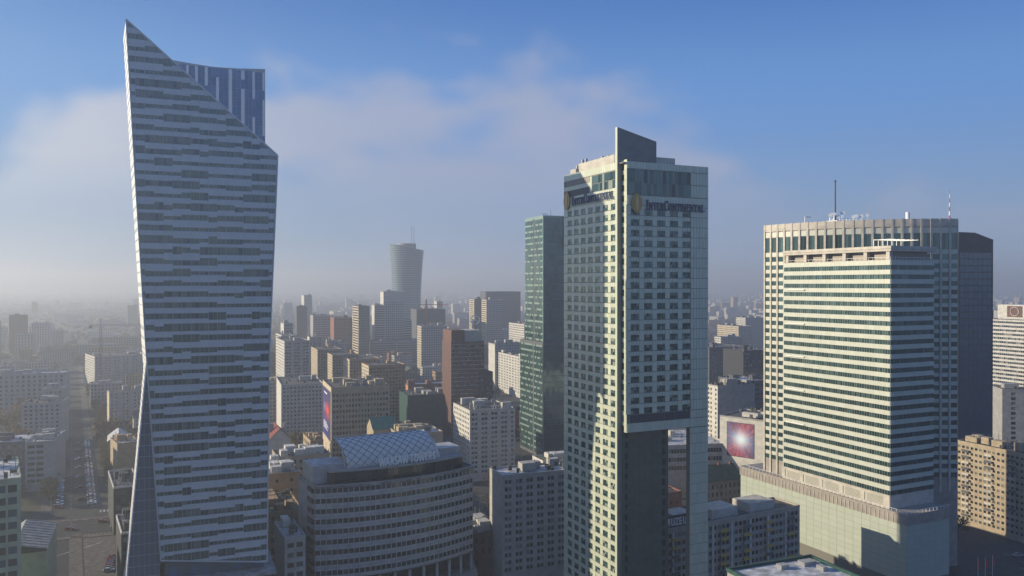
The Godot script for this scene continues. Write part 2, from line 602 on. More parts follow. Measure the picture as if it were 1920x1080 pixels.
func blocks() -> void:
	block("apartment_block", "grey slab of flats with a blank side wall beside the twin-faced tower's left foot", "apartment block", Vector3(-3.6, 0, -304.0), 22.0, 29.9, 14.0, 41.4, {"wall": "grey", "f": ["gaps", 1.5, 2.8, 0.82, 0.55], "roof": "roof_frost", "gear": 3, "win": 300})
	block("apartment_block", "cream and grey block of flats with a bright sunlit window end and cluttered roof", "apartment block", Vector3(-24.3, 0, -463.0), 21.0, 28.0, 32.8, 41.2, {"wall": "pale", "lwall": "white", "f": ["gaps", 2.1, 2.8, 0.8, 0.5], "l": ["grid", 3.0, 2.8, 0.5, 0.5], "gear": 5, "win": 300})
	block("netted_building", "building wrapped in dark green construction netting before the brown tower", "building", Vector3(-79.3, 0, -610.0), 20.0, 43.8, 30.0, 29.4, {"wall": "netting", "roof": "roof", "gear": 5, "housing": "grey"})
	block("tenement_house", "low red brick terrace with an orange sunlit end wall left of the brown tower", "terrace", Vector3(-90.6, 0, -700.0), 20.0, 34.1, 21.7, 26.2, {"wall": "brick", "lwall": "orange", "f": ["grid", 3.0, 3.2, 0.4, 0.5], "roof": "roof_light"})
	block("office_building", "beige office block with dark square windows and a tall purple banner on its end", "office building", Vector3(-109.6, 0, -487.0), 20.0, 35.8, 42.9, 51.3, {"wall": "beige", "lwall": "cream", "f": ["grid", 1.85, 3.3, 0.62, 0.55], "l": ["blank"], "gear": 7, "win": 300, "par": 3.4, "base": 5.0})
	block("apartment_block", "pale grey block of flats behind the yellow poplars, sunlit at its left end", "apartment block", Vector3(-160.9, 0, -560.0), 20.0, 28.8, 50.4, 43.8, {"wall": "pale", "lwall": "white", "f": ["grid", 2.4, 2.8, 0.5, 0.45], "l": ["blank"]})
	block("apartment_tower", "tall grey block of flats with stacked loggias right of the sail tower's edge", "apartment block", Vector3(-206.8, 0, -730.0), 24.0, 22.4, 56.1, 62.2, {"wall": "cool", "lwall": "white", "f": ["gaps", 2.5, 2.8, 0.8, 0.55], "l": ["grid", 4.0, 2.8, 0.45, 0.45], "gear": 4})
	block("apartment_block", "small white block of flats with balconies at the sail tower's right edge", "apartment block", Vector3(-194.1, 0, -640.0), 22.0, 11.1, 20.0, 36.7, {"wall": "cream", "f": ["grid", 2.6, 2.8, 0.5, 0.5]})
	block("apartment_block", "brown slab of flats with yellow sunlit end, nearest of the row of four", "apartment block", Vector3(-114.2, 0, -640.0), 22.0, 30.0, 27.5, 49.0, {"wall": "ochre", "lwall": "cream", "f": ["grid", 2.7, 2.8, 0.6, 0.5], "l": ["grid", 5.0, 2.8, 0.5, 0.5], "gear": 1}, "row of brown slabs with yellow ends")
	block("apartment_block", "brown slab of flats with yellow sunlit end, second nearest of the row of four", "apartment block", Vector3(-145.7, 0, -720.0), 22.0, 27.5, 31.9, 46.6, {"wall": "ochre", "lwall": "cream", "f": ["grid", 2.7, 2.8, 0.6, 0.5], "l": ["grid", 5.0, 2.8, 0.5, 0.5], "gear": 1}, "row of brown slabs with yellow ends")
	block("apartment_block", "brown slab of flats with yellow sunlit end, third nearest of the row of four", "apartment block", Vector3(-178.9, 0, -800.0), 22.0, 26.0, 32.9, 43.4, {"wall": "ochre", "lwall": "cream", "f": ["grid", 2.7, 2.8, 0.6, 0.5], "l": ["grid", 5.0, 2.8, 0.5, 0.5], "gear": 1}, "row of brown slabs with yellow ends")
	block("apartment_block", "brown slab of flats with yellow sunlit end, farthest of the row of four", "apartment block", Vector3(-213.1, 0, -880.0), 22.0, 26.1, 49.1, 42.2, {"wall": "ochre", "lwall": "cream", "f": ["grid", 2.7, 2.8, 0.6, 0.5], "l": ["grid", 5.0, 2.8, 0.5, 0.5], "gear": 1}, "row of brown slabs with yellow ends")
	block("apartment_tower", "slim white stepped housing tower behind the row of brown slabs", "apartment block", Vector3(-247.1, 0, -980.0), 20.0, 3.8, 25.4, 49.6, {"wall": "cool", "lwall": "white", "far": true, "f": ["grid", 3.0, 2.9, 0.5, 0.5], "gear": 1}, "slim white housing towers")
	block("apartment_tower", "slim white stepped housing tower behind the row of brown slabs", "apartment block", Vector3(-243.2, 0, -988.0), 20.0, 5.1, 24.2, 49.1, {"wall": "cool", "lwall": "white", "far": true, "f": ["grid", 3.0, 2.9, 0.5, 0.5], "gear": 1}, "slim white housing towers")
	block("apartment_tower", "slim white stepped housing tower behind the row of brown slabs", "apartment block", Vector3(-238.6, 0, -996.0), 20.0, 4.5, 23.1, 45.9, {"wall": "cool", "lwall": "white", "far": true, "f": ["grid", 3.0, 2.9, 0.5, 0.5], "gear": 1}, "slim white housing towers")
	block("apartment_tower", "slim white stepped housing tower behind the row of brown slabs", "apartment block", Vector3(-229.8, 0, -1004.0), 20.0, 4.6, 21.4, 44.0, {"wall": "cool", "lwall": "white", "far": true, "f": ["grid", 3.0, 2.9, 0.5, 0.5], "gear": 1}, "slim white housing towers")
	block("apartment_tower", "slim white stepped housing tower behind the row of brown slabs", "apartment block", Vector3(-225.6, 0, -1012.0), 20.0, 5.3, 20.7, 42.1, {"wall": "cool", "lwall": "white", "far": true, "f": ["grid", 3.0, 2.9, 0.5, 0.5], "gear": 1}, "slim white housing towers")
	block("apartment_tower", "slim white stepped housing tower behind the row of brown slabs", "apartment block", Vector3(-220.7, 0, -1020.0), 20.0, 10.7, 19.9, 39.5, {"wall": "cool", "lwall": "white", "far": true, "f": ["grid", 3.0, 2.9, 0.5, 0.5], "gear": 1}, "slim white housing towers")
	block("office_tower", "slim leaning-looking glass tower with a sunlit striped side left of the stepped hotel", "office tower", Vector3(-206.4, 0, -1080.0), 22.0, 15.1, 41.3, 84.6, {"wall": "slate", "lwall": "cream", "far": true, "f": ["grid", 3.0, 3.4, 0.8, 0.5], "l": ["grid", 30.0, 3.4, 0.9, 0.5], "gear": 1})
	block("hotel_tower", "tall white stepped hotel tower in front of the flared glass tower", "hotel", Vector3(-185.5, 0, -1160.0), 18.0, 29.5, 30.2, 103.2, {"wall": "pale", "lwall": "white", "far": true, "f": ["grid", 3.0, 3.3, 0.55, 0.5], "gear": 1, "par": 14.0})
	block("hotel_wing", "lower left wing of the white hotel before the flared tower", "hotel", Vector3(-196.9, 0, -1150.0), 18.0, 15.3, 26.7, 84.2, {"wall": "pale", "lwall": "white", "far": true, "f": ["grid", 30.0, 3.3, 0.9, 0.5], "gear": 1})
	block("hotel_wing", "low wide podium block at the foot of the white hotel", "hotel", Vector3(-194.5, 0, -1110.0), 18.0, 70.2, 40.0, 34.5, {"wall": "cool", "far": true, "f": ["grid", 40.0, 3.3, 0.95, 0.5], "gear": 2})
	block("hotel_wing", "right wing of the white hotel stepping down towards the street", "hotel", Vector3(-156.9, 0, -1165.0), 18.0, 11.7, 25.0, 62.2, {"wall": "pale", "far": true, "f": ["grid", 30.0, 3.3, 0.9, 0.5], "gear": 1})
	block("office_tower", "brick brown office tower with pale floor lines in front of the twin slabs", "office tower", Vector3(-45.4, 0, -600.0), 20.0, 25.9, 26.0, 70.6, {"wall": "brown", "lwall": "maroon", "f": ["grid", 1.6, 3.3, 0.95, 0.45], "l": ["blank"], "gear": 2, "par": 2.0})
	block("office_wing", "dark glass lower wing on the right of the brick brown tower", "office building", Vector3(-24.1, 0, -606.0), 20.0, 10.2, 20.0, 47.6, {"wall": "dark", "f": ["grid", 2.0, 3.3, 0.9, 0.6], "gear": 1})
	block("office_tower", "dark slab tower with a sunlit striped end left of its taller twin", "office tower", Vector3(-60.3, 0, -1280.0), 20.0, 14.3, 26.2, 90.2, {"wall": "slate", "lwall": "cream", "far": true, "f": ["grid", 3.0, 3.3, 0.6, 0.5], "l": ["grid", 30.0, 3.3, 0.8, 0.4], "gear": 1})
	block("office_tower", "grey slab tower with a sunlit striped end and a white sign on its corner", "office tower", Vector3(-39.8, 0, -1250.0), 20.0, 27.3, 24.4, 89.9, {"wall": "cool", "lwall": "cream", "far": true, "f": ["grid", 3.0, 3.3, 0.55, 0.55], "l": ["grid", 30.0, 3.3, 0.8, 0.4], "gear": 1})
	block("office_building", "wide blue glass office block fading in haze left of the green glass tower", "office building", Vector3(-49.4, 0, -1520.0), 18.0, 69.2, 40.0, 99.9, {"wall": "slate", "far": true, "f": ["grid", 4.0, 3.5, 0.85, 0.7], "gear": 0})
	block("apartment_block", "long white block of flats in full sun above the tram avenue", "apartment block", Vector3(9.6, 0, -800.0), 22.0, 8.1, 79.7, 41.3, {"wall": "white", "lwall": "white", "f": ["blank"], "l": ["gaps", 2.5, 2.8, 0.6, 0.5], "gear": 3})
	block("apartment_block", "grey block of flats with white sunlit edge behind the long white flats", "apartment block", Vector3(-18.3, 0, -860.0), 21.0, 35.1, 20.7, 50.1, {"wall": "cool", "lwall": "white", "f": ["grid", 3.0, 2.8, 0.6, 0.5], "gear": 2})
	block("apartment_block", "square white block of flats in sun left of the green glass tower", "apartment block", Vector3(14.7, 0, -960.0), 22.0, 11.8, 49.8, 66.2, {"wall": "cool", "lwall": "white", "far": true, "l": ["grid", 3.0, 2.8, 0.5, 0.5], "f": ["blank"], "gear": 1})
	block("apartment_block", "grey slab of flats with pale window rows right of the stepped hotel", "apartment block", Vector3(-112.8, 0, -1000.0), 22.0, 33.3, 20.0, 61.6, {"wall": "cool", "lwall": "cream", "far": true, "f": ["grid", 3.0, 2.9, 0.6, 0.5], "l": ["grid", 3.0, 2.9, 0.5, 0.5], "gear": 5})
	block("office_building", "low glass block under construction behind the grey slab of flats", "office building", Vector3(-147.3, 0, -1240.0), 20.0, 45.9, 40.0, 75.3, {"wall": "slate", "far": true, "f": ["grid", 3.0, 3.5, 0.8, 0.6], "gear": 2})
	block("apartment_block", "pair-like cream housing block on the skyline right of the flared tower", "apartment block", Vector3(-154.4, 0, -1650.0), 20.0, 12.4, 21.8, 79.0, {"wall": "cream", "lwall": "white", "far": true, "f": ["grid", 4.0, 3.0, 0.5, 0.5], "gear": 1})
	block("office_building", "red brick office block with white floor lines in the hazy middle distance", "office building", Vector3(-250.4, 0, -1130.0), 20.0, 25.3, 40.0, 66.8, {"wall": "brick", "far": true, "f": ["grid", 3.0, 3.3, 0.7, 0.5], "gear": 2})
	block("office_building", "wide blue-grey office block with a white gridded corner in the haze", "office building", Vector3(-297.0, 0, -1200.0), 20.0, 29.0, 40.0, 67.0, {"wall": "cool", "far": true, "f": ["grid", 3.5, 3.5, 0.8, 0.55], "gear": 2})
	block("apartment_tower", "dark hazy housing tower above the white stepped towers", "apartment block", Vector3(-335.1, 0, -1250.0), 20.0, 16.2, 20.0, 79.2, {"wall": "slate", "far": true, "f": ["grid", 3.0, 3.0, 0.5, 0.5], "gear": 1})
	block("apartment_tower", "farthest pale housing tower fading out right of the sail tower", "apartment block", Vector3(-439.9, 0, -1700.0), 20.0, 16.5, 58.9, 90.3, {"wall": "grey", "lwall": "white", "far": true, "f": ["grid", 3.0, 3.0, 0.5, 0.5], "gear": 1})
	block("apartment_block", "stepped white terrace block of flats against the sail tower's right edge", "apartment block", Vector3(-237.9, 0, -830.0), 26.0, 10.8, 34.8, 61.7, {"wall": "cool", "lwall": "white", "f": ["grid", 20.0, 2.9, 0.9, 0.4], "l": ["grid", 20.0, 2.9, 0.9, 0.4], "gear": 1})
	block("apartment_block", "upper step of the white terrace block beside the sail tower", "apartment block", Vector3(-241.4, 0, -850.0), 26.0, 9.4, 18.9, 72.8, {"wall": "cool", "lwall": "white", "f": ["grid", 20.0, 2.9, 0.9, 0.4], "gear": 1})
	block("tenement_house", "house with a red pitched roof and a plain grey gable by the sail tower", "house", Vector3(-130.4, 0, -430.0), 24.0, 11.7, 22.0, 30.4, {"wall": "pale", "roof": "roof_red", "gable": 6.0, "ridge": "z"})
	block("tenement_house", "small old corner house with a green flat roof below the poplars", "house", Vector3(-114.1, 0, -455.0), 24.0, 7.2, 25.0, 25.2, {"wall": "ochre", "lwall": "beige", "roof": "roof_green", "f": ["grid", 2.6, 3.8, 0.45, 0.6], "l": ["grid", 2.6, 3.8, 0.45, 0.6], "gear": 3})
	block("tenement_house", "ochre house with a blank wall and dormers under a frosty roof", "house", Vector3(-101.8, 0, -335.0), 24.0, 13.3, 26.0, 34.6, {"wall": "ochre", "f": ["gaps", 6.0, 4.0, 0.2, 0.3], "roof": "roof_frost", "gear": 7, "housing": "white"})
	block("tenement_house", "old house with a dark green roof and chimneys between ochre walls", "house", Vector3(-91.6, 0, -300.0), 24.0, 12.9, 28.0, 28.6, {"wall": "ochre", "f": ["grid", 2.6, 4.0, 0.4, 0.6], "roof": "roof_green", "gear": 5})
	block("apartment_block", "white-topped stepped block at the foot of the curved office", "apartment block", Vector3(-74.2, 0, -262.0), 26.0, 6.7, 20.0, 31.1, {"wall": "pale", "f": ["grid", 3.4, 3.2, 0.7, 0.5], "roof": "roof_frost", "gear": 1, "housing": "white"})
	block("tenement_house", "reddish old house with a chimney-crowded roof behind the curved office's right end", "house", Vector3(-15.6, 0, -310.0), 24.0, 12.1, 20.0, 17.3, {"wall": "brown", "f": ["grid", 2.6, 3.5, 0.42, 0.55], "roof": "roof_green", "gear": 9, "housing": "pale"})
	block("tenement_house", "house with bright teal green roof panels behind the lattice vault", "house", Vector3(-81.1, 0, -470.0), 24.0, 14.4, 16.0, 28.9, {"wall": "beige", "roof": "roof_teal", "gable": 6.0})
	block("tenement_house", "green roofed house with frosted dormers right of the lattice vault", "house", Vector3(-64.0, 0, -455.0), 22.0, 25.8, 26.0, 28.9, {"wall": "beige", "roof": "roof_frost", "gear": 9})
	block("tenement_house", "frost-roofed low house row left of the lattice vault", "house", Vector3(-116.8, 0, -400.0), 24.0, 25.9, 20.0, 27.7, {"wall": "beige", "roof": "roof", "gear": 8, "housing": "white", "f": ["grid", 3.0, 3.6, 0.4, 0.5]})
	block("apartment_block", "block of flats with yellow balconies under the big stone office tower", "apartment block", Vector3(50.2, 0, -270.0), 28.0, 65.2, 13.0, 31.2, {"wall": "greige", "f": ["pairs", 2.0, 2.8, 0.74, 0.52], "gear": 0, "win": 300})
	block("apartment_block", "slab of flats with a sunlit window end above the white poster wall", "apartment block", Vector3(122.9, 0, -480.0), 21.0, 27.0, 10.9, 53.2, {"wall": "cool", "lwall": "white", "f": ["blank"], "l": ["gaps", 2.6, 2.8, 0.55, 0.5], "gear": 6})
	block("shopping_hall", "long low white-roofed hall with ribbon windows behind the twin-faced tower", "hall", Vector3(79.0, 0, -425.0), 10.0, 37.9, 45.0, 28.5, {"wall": "pale", "f": ["grid", 1.6, 4.5, 0.9, 0.5], "roof": "roof_frost", "gear": 4, "base": 14.0})
	block("department_store", "white-walled store building carrying a huge colourful poster", "store", Vector3(111.8, 0, -432.0), -42.0, 29.8, 30.0, 43.5, {"wall": "white", "roof": "roof", "gear": 3, "coping": "cool"})
	block("office_building", "dark flat office block behind the sunlit-ended slab of flats", "office building", Vector3(191.5, 0, -780.0), 20.0, 43.1, 40.0, 52.4, {"wall": "slate", "f": ["grid", 2.2, 3.4, 0.9, 0.5], "gear": 3})
	block("office_building", "small dark glass office block left of the stone tower", "office building", Vector3(201.6, 0, -700.0), 20.0, 23.5, 30.0, 55.9, {"wall": "dark", "f": ["grid", 2.2, 3.4, 0.9, 0.6], "gear": 3})
	block("office_building", "low white-roofed block next to the dark office at the stone tower", "office building", Vector3(161.3, 0, -560.0), 20.0, 20.6, 30.0, 46.4, {"wall": "slate", "roof": "roof_frost", "f": ["grid", 2.2, 3.4, 0.9, 0.5], "gear": 2})
	block("apartment_block", "white flats with sunlit end in the distance right of the twin-faced tower", "apartment block", Vector3(254.9, 0, -980.0), 21.0, 31.3, 13.1, 49.6, {"wall": "cool", "lwall": "white", "far": true, "l": ["grid", 3.0, 2.8, 0.5, 0.5], "f": ["grid", 3.0, 2.8, 0.5, 0.5], "gear": 2})
	block("apartment_block", "cream flats in sun just above the white distant flats", "apartment block", Vector3(324.3, 0, -1150.0), 21.0, 23.1, 51.1, 53.7, {"wall": "cool", "lwall": "cream", "far": true, "l": ["grid", 3.0, 2.8, 0.5, 0.5], "f": ["grid", 3.0, 2.8, 0.5, 0.5], "gear": 2})
	block("apartment_block", "bright cream block on the horizon beside the stone tower", "apartment block", Vector3(392.4, 0, -1350.0), 21.0, 37.1, 26.1, 57.6, {"wall": "cool", "lwall": "white", "far": true, "l": ["grid", 3.0, 2.8, 0.5, 0.5], "f": ["grid", 3.0, 2.8, 0.5, 0.5], "gear": 3})
	block("office_tower", "banded light and dark tower with an emblem box at the right edge", "office tower", Vector3(421.3, 0, -640.0), 22.0, 24.0, 43.1, 85.1, {"wall": "slate", "lwall": "white", "l": ["grid", 1.8, 3.3, 0.92, 0.5], "f": ["blank"], "gear": 0})
	block("apartment_block", "plain grey slab with a narrow window strip at the right edge", "apartment block", Vector3(299.1, 0, -490.0), -12.0, 23.3, 16.0, 49.9, {"wall": "cool", "f": ["gaps", 9.0, 2.9, 0.25, 0.6], "gear": 1})
	block("apartment_block", "beige block of flats half in shadow at the lower right", "apartment block", Vector3(225.4, 0, -352.0), 22.0, 12.0, 34.8, 39.5, {"wall": "beige", "lwall": "beige", "l": ["pairs", 2.2, 2.8, 0.6, 0.42], "f": ["blank"], "gear": 5, "win": 300, "base": 2.0})
	block("glass_office_tower", "dark hazy glass tower right behind the big stone office tower", "office tower", Vector3(244.4, 0, -440.0), 8.0, 20.9, 30.0, 138.5, {"wall": "dark", "f": ["grid", 2.6, 3.6, 0.94, 0.86], "gear": 0, "rec": 0.08, "panes": [M.tower_glass, M.tower_glass_b], "par": 7.0})
	block("tenement_house", "old house with a mossy green hip roof behind the yellow balcony flats", "house", Vector3(94.9, 0, -395.0), 24.0, 23.0, 14.0, 16.5, {"wall": "beige", "roof": "roof_green", "gable": 6.0, "f": ["grid", 2.6, 3.6, 0.4, 0.55]})
	block("tenement_house", "second mossy green roofed house, right below the huge poster", "house", Vector3(116.2, 0, -425.0), 24.0, 20.1, 22.0, 13.9, {"wall": "beige", "roof": "roof_green", "gable": 6.0, "ridge": "z", "f": ["grid", 2.6, 3.6, 0.4, 0.55]})
	block("apartment_block", "slab of flats left of the sail tower with one sunlit end wall", "apartment block", Vector3(-452.0, 0, -870.0), 38.0, 62.6, 52.8, 35.5, {"wall": "grey", "lwall": "white", "f": ["gaps", 3.0, 2.8, 0.5, 0.5], "l": ["grid", 3.0, 2.8, 0.5, 0.5], "gear": 3})
	block("apartment_block", "grey-brown slab of flats beside the parked street, half hidden by the sail tower", "apartment block", Vector3(-316.0, 0, -630.0), 36.0, 37.6, 9.3, 29.6, {"wall": "grey", "lwall": "cream", "f": ["gaps", 2.8, 2.8, 0.45, 0.5], "gear": 3})
	block("office_building", "beige building with a dark sign wall and frosted roof beside the street", "building", Vector3(-228.6, 0, -465.0), 36.0, 12.3, 21.9, 21.7, {"wall": "ochre", "lwall": "beige", "roof": "roof_frost", "gear": 4})
	block("office_building", "low dark building with roof terraces at the sail tower's left foot", "building", Vector3(-181.2, 0, -365.0), 30.0, 11.0, 38.0, 21.5, {"wall": "dark", "roof": "roof", "f": ["grid", 2.2, 3.4, 0.9, 0.6], "gear": 4, "coping": "white"})
	block("office_building", "low dark glass pavilion nearest the sail tower's lower left", "building", Vector3(-141.2, 0, -290.0), 30.0, 6.3, 26.0, 24.1, {"wall": "dark", "roof": "roof", "f": ["grid", 2.0, 3.4, 0.9, 0.6], "gear": 2, "coping": "white"})
	block("office_building", "long grey colonnaded building at the left edge in haze", "office building", Vector3(-467.0, 0, -690.0), 18.0, 74.2, 20.0, 35.7, {"wall": "cool", "f": ["grid", 4.2, 3.8, 0.45, 0.6], "roof": "roof_frost", "gear": 6})
	block("apartment_block", "square pale block left of the parked street under the grey colonnade", "apartment block", Vector3(-341.9, 0, -560.0), 18.0, 24.5, 26.0, 30.8, {"wall": "grey", "f": ["grid", 3.4, 3.0, 0.5, 0.5], "gear": 3})
	block("apartment_block", "shaded grey flats with frosted roof and loggias at the street corner", "apartment block", Vector3(-266.9, 0, -440.0), 20.0, 14.2, 34.0, 27.3, {"wall": "cool", "f": ["gaps", 4.2, 3.1, 0.85, 0.55], "roof": "roof_frost", "gear": 7})
	block("apartment_block", "wide dark-roofed block behind the shaded corner flats at far left", "apartment block", Vector3(-304.1, 0, -445.0), 16.0, 30.4, 26.0, 25.4, {"wall": "slate", "f": ["grid", 3.0, 3.2, 0.5, 0.5], "gear": 4, "roof": "roof_frost"})
	block("office_tower", "pale green cornered glass office at the lower left edge", "office building", Vector3(-157.0, 0, -232.0), 33.0, 12.9, 34.0, 56.4, {"wall": "green_wall", "f": ["grid", 3.0, 3.6, 0.8, 0.6], "gear": 2, "win": 300, "roof": "roof_frost", "panes": [M.tower_glass, M.glass_b]})
	block("office_building", "grey block with small windows before the colonnaded building at left", "office building", Vector3(-373.7, 0, -640.0), 18.0, 14.4, 16.0, 30.3, {"wall": "cool", "f": ["grid", 3.2, 3.2, 0.5, 0.5], "roof": "roof_frost", "gear": 3})


# ---------------------------------------------------------------- ground, streets

func sheet(called: String, pts: Array, y: float, m: Material) -> MeshInstance3D:
	var p := PackedVector2Array(pts)
	var st := S.new()
	var ix := Geometry2D.triangulate_polygon(p)
	for k in range(0, ix.size(), 3):
		var a := p[ix[k]]
		var b := p[ix[k + 1]]
		var c := p[ix[k + 2]]
		if (b - a).cross(c - a) > 0:
			var e := b
			b = c
			c = e
		st.tri(Vector3(a.x, y, a.y), Vector3(b.x, y, b.y), Vector3(c.x, y, c.y))
	var o := commit(called, st, m)
	tag(o, "", "", "", "structure")
	return o


func strip(a: Vector2, b: Vector2, w: float) -> Array:
	var e := (b - a).normalized()
	var s := Vector2(-e.y, e.x) * w / 2
	return [a + s, b + s, b - s, a - s]


# a road with kerbed pavements on both sides; a, b on the ground plan (x, z)
func road(a: Vector2, b: Vector2, w: float, walk: float, label: String, lanes := 1) -> void:
	tag(sheet("road", strip(a, b, w), 0.02 + 0.004 * used.get("roads", 0), M.asphalt), label)
	used["roads"] = used.get("roads", 0) + 1
	foot.append(PackedVector2Array(strip(a, b, w + 2 * walk)))
	var e := (b - a).normalized()
	var s := Vector2(-e.y, e.x)
	if walk > 0:
		for k in [-1.0, 1.0]:
			var st := S.new()
			var c: Vector2 = s * k * (w / 2 + walk / 2)
			var f := between(a + c, b + c)
			var l := a.distance_to(b)
			st.box(f * Transform3D(Basis.from_scale(Vector3(l, 0.24, walk)), Vector3(l / 2, 0.02, 0)))
			var o := commit("pavement", st, M.paving)
			tag(o, "", "", "", "structure")
	var mk := S.new()
	var y: float = 0.02 + 0.004 * (used["roads"] - 1) + 0.045
	for ln in lanes:
		var off := s * ((ln + 1.0) / (lanes + 1.0) - 0.5) * w
		var l := a.distance_to(b)
		var x := 3.0
		while x < l - 3.0:
			var p := a + off + e * x
			var q := p + e * 3.0
			var h := s * 0.09
			mk.quad(Vector3(p.x + h.x, y, p.y + h.y), Vector3(p.x - h.x, y, p.y - h.y), Vector3(q.x - h.x, y, q.y - h.y), Vector3(q.x + h.x, y, q.y + h.y))
			x += 9.0
	tag(commit("lane_marking", mk, M.marking), "", "", "", "structure")


func setting() -> void:
	var g := S.new()
	# one sheet to the horizon
	g.quad(Vector3(-9000, 0, 400), Vector3(9000, 0, 400), Vector3(9000, 0, -11000), Vector3(-9000, 0, -11000))
	tag(commit("ground", g, M.soil), "", "", "", "structure")
	road(Vector2(-268, -350), Vector2(-100, -414), 26, 4, "wide cross road at the lower left", 3)
	road(Vector2(-222, -404), Vector2(-620, -1130), 17, 5, "street lined with parked cars", 1)
	road(Vector2(-206, -362), Vector2(-172, -300), 11, 5, "short street in the left foreground", 1)
	road(Vector2(-46, -500), Vector2(30, -980), 24, 4, "tram avenue below the long white flats", 3)
	road(Vector2(-130, -520), Vector2(-60, -330), 9, 3, "side street before the old houses", 1)
	road(Vector2(205, -330), Vector2(330, -300), 14, 3, "road with parked cars at the lower right", 1)
	road(Vector2(-10, -420), Vector2(-16, -260), 8, 3, "yard road behind the curved office", 1)
	sheet("plaza", [Vector2(-214, -352), Vector2(-150, -374), Vector2(-120, -310), Vector2(-190, -290)], 0.012, M.paving)
	sheet("lawn", [Vector2(-300, -428), Vector2(-252, -424), Vector2(-232, -394), Vector2(-280, -378)], 0.012, M.lawn)
	var med := S.new()
	tag(sheet("tram_lawn", strip(Vector2(-36, -500), Vector2(40, -980), 7), 0.09, M.lawn), "", "", "", "structure")
	# crossing stripes and the arrow-shaped island markings at the junction
	var z := S.new()
	for i in 7:
		var p := Vector2(-206 + i * 1.5, -401 - i * 0.55)
		z.quad(Vector3(p.x, 0.09, p.y), Vector3(p.x + 0.7, 0.09, p.y - 0.25), Vector3(p.x - 1.2, 0.09, p.y - 4.2), Vector3(p.x - 1.9, 0.09, p.y - 4.0))
		var q := Vector2(-196 + i * 1.5, -361 - i * 0.55)
		z.quad(Vector3(q.x, 0.09, q.y), Vector3(q.x + 0.7, 0.09, q.y - 0.25), Vector3(q.x + 2.6, 0.09, q.y - 4.2), Vector3(q.x + 1.9, 0.09, q.y - 4.0))
		var u := Vector2(-214 + i * 1.5, -354 - i * 0.55)
		z.quad(Vector3(u.x, 0.09, u.y), Vector3(u.x + 0.7, 0.09, u.y - 0.25), Vector3(u.x - 1.2, 0.09, u.y - 4.2), Vector3(u.x - 1.9, 0.09, u.y - 4.0))
	# the fork-shaped divider line below the junction
	for q in [[Vector2(-205, -345), Vector2(-193, -333)], [Vector2(-181, -354), Vector2(-193, -333)], [Vector2(-193, -333), Vector2(-190, -326)]]:
		var e: Vector2 = (q[1] - q[0]).normalized()
		var o := Vector2(-e.y, e.x) * 0.3
		z.quad(Vector3(q[0].x - o.x, 0.094, q[0].y - o.y), Vector3(q[1].x - o.x, 0.094, q[1].y - o.y), Vector3(q[1].x + o.x, 0.094, q[1].y + o.y), Vector3(q[0].x + o.x, 0.094, q[0].y + o.y))
	tag(commit("crossing_marking", z, M.marking), "", "", "", "structure")


# ---------------------------------------------------------------- trees and vehicles

var tree_kinds := {}
var car_proto: Node3D

func leaf_cloud(st: S, c: Vector3, r: Vector3, n: int, size: float) -> void:
	for i in n:
		var d := Vector3(rng.randfn(), rng.randfn(), rng.randfn()).normalized() * pow(rng.randf(), 0.4)
		var p := c + d * r
		var u := Vector3(rng.randfn(), rng.randfn(), rng.randfn()).normalized() * size * rng.randf_range(0.5, 1.2)
		var v := u.cross(Vector3(rng.randfn(), rng.randfn(), rng.randfn())).normalized() * u.length() * 0.6
		st.quad(p - u - v, p + u - v, p + u + v, p - u + v)


func make_tree(kind: String, tall: float, wide: float, leaves: int, m: Material) -> Node3D:
	var t := Node3D.new()
	var tr := S.new()
	tr.tube(Vector3.ZERO, Vector3(0.2, tall * 0.45, 0.1), 0.28, 0.16, 7)
	tr.tube(Vector3(0.2, tall * 0.45, 0.1), Vector3(0.1, tall * 0.95, 0), 0.16, 0.03, 6)
	var tw := S.new()
	var cr := S.new()
	var n := 12
	for i in n:
		var a := TAU * i * 0.382
		var y := tall * (0.28 + 0.6 * i / n)
		var reach := wide * 0.5 * (1.0 - 0.5 * absf(i / float(n) - 0.35))
		if kind == "poplar": reach *= 0.8
		var b := Vector3(cos(a) * reach, y + reach * 0.7, sin(a) * reach)
		tr.tube(Vector3(0.15, y, 0), b, 0.11, 0.03, 5)
		for j in 6:
			var p := Vector3(0.15, y, 0).lerp(b, 0.35 + 0.1 * j)
			tw.bar(p, p + Vector3(rng.randfn(), rng.randf_range(0.3, 1.6), rng.randfn()) * wide * 0.16, 0.05)
		leaf_cloud(cr, b, Vector3(1, 0.8, 1) * wide * rng.randf_range(0.16, 0.3), leaves / n, 0.34)
	commit("trunk", tr, M.bark, t)
	stuff(commit("twigs", tw, M.bark, t))
	if leaves: stuff(commit("crown", cr, m, t))
	return t


func plant(kind: String, called: String, label: String, x: float, z: float, s: float, group: String) -> void:
	var t: Node3D = tree_kinds[kind].duplicate()
	t.name = nm(called, self)
	add_child(t, true)
	t.position = Vector3(x, 0, z)
	t.rotation.y = rng.randf() * TAU
	t.scale = Vector3(s, s * rng.randf_range(0.9, 1.15), s)
	tag(t, label, "tree", group)


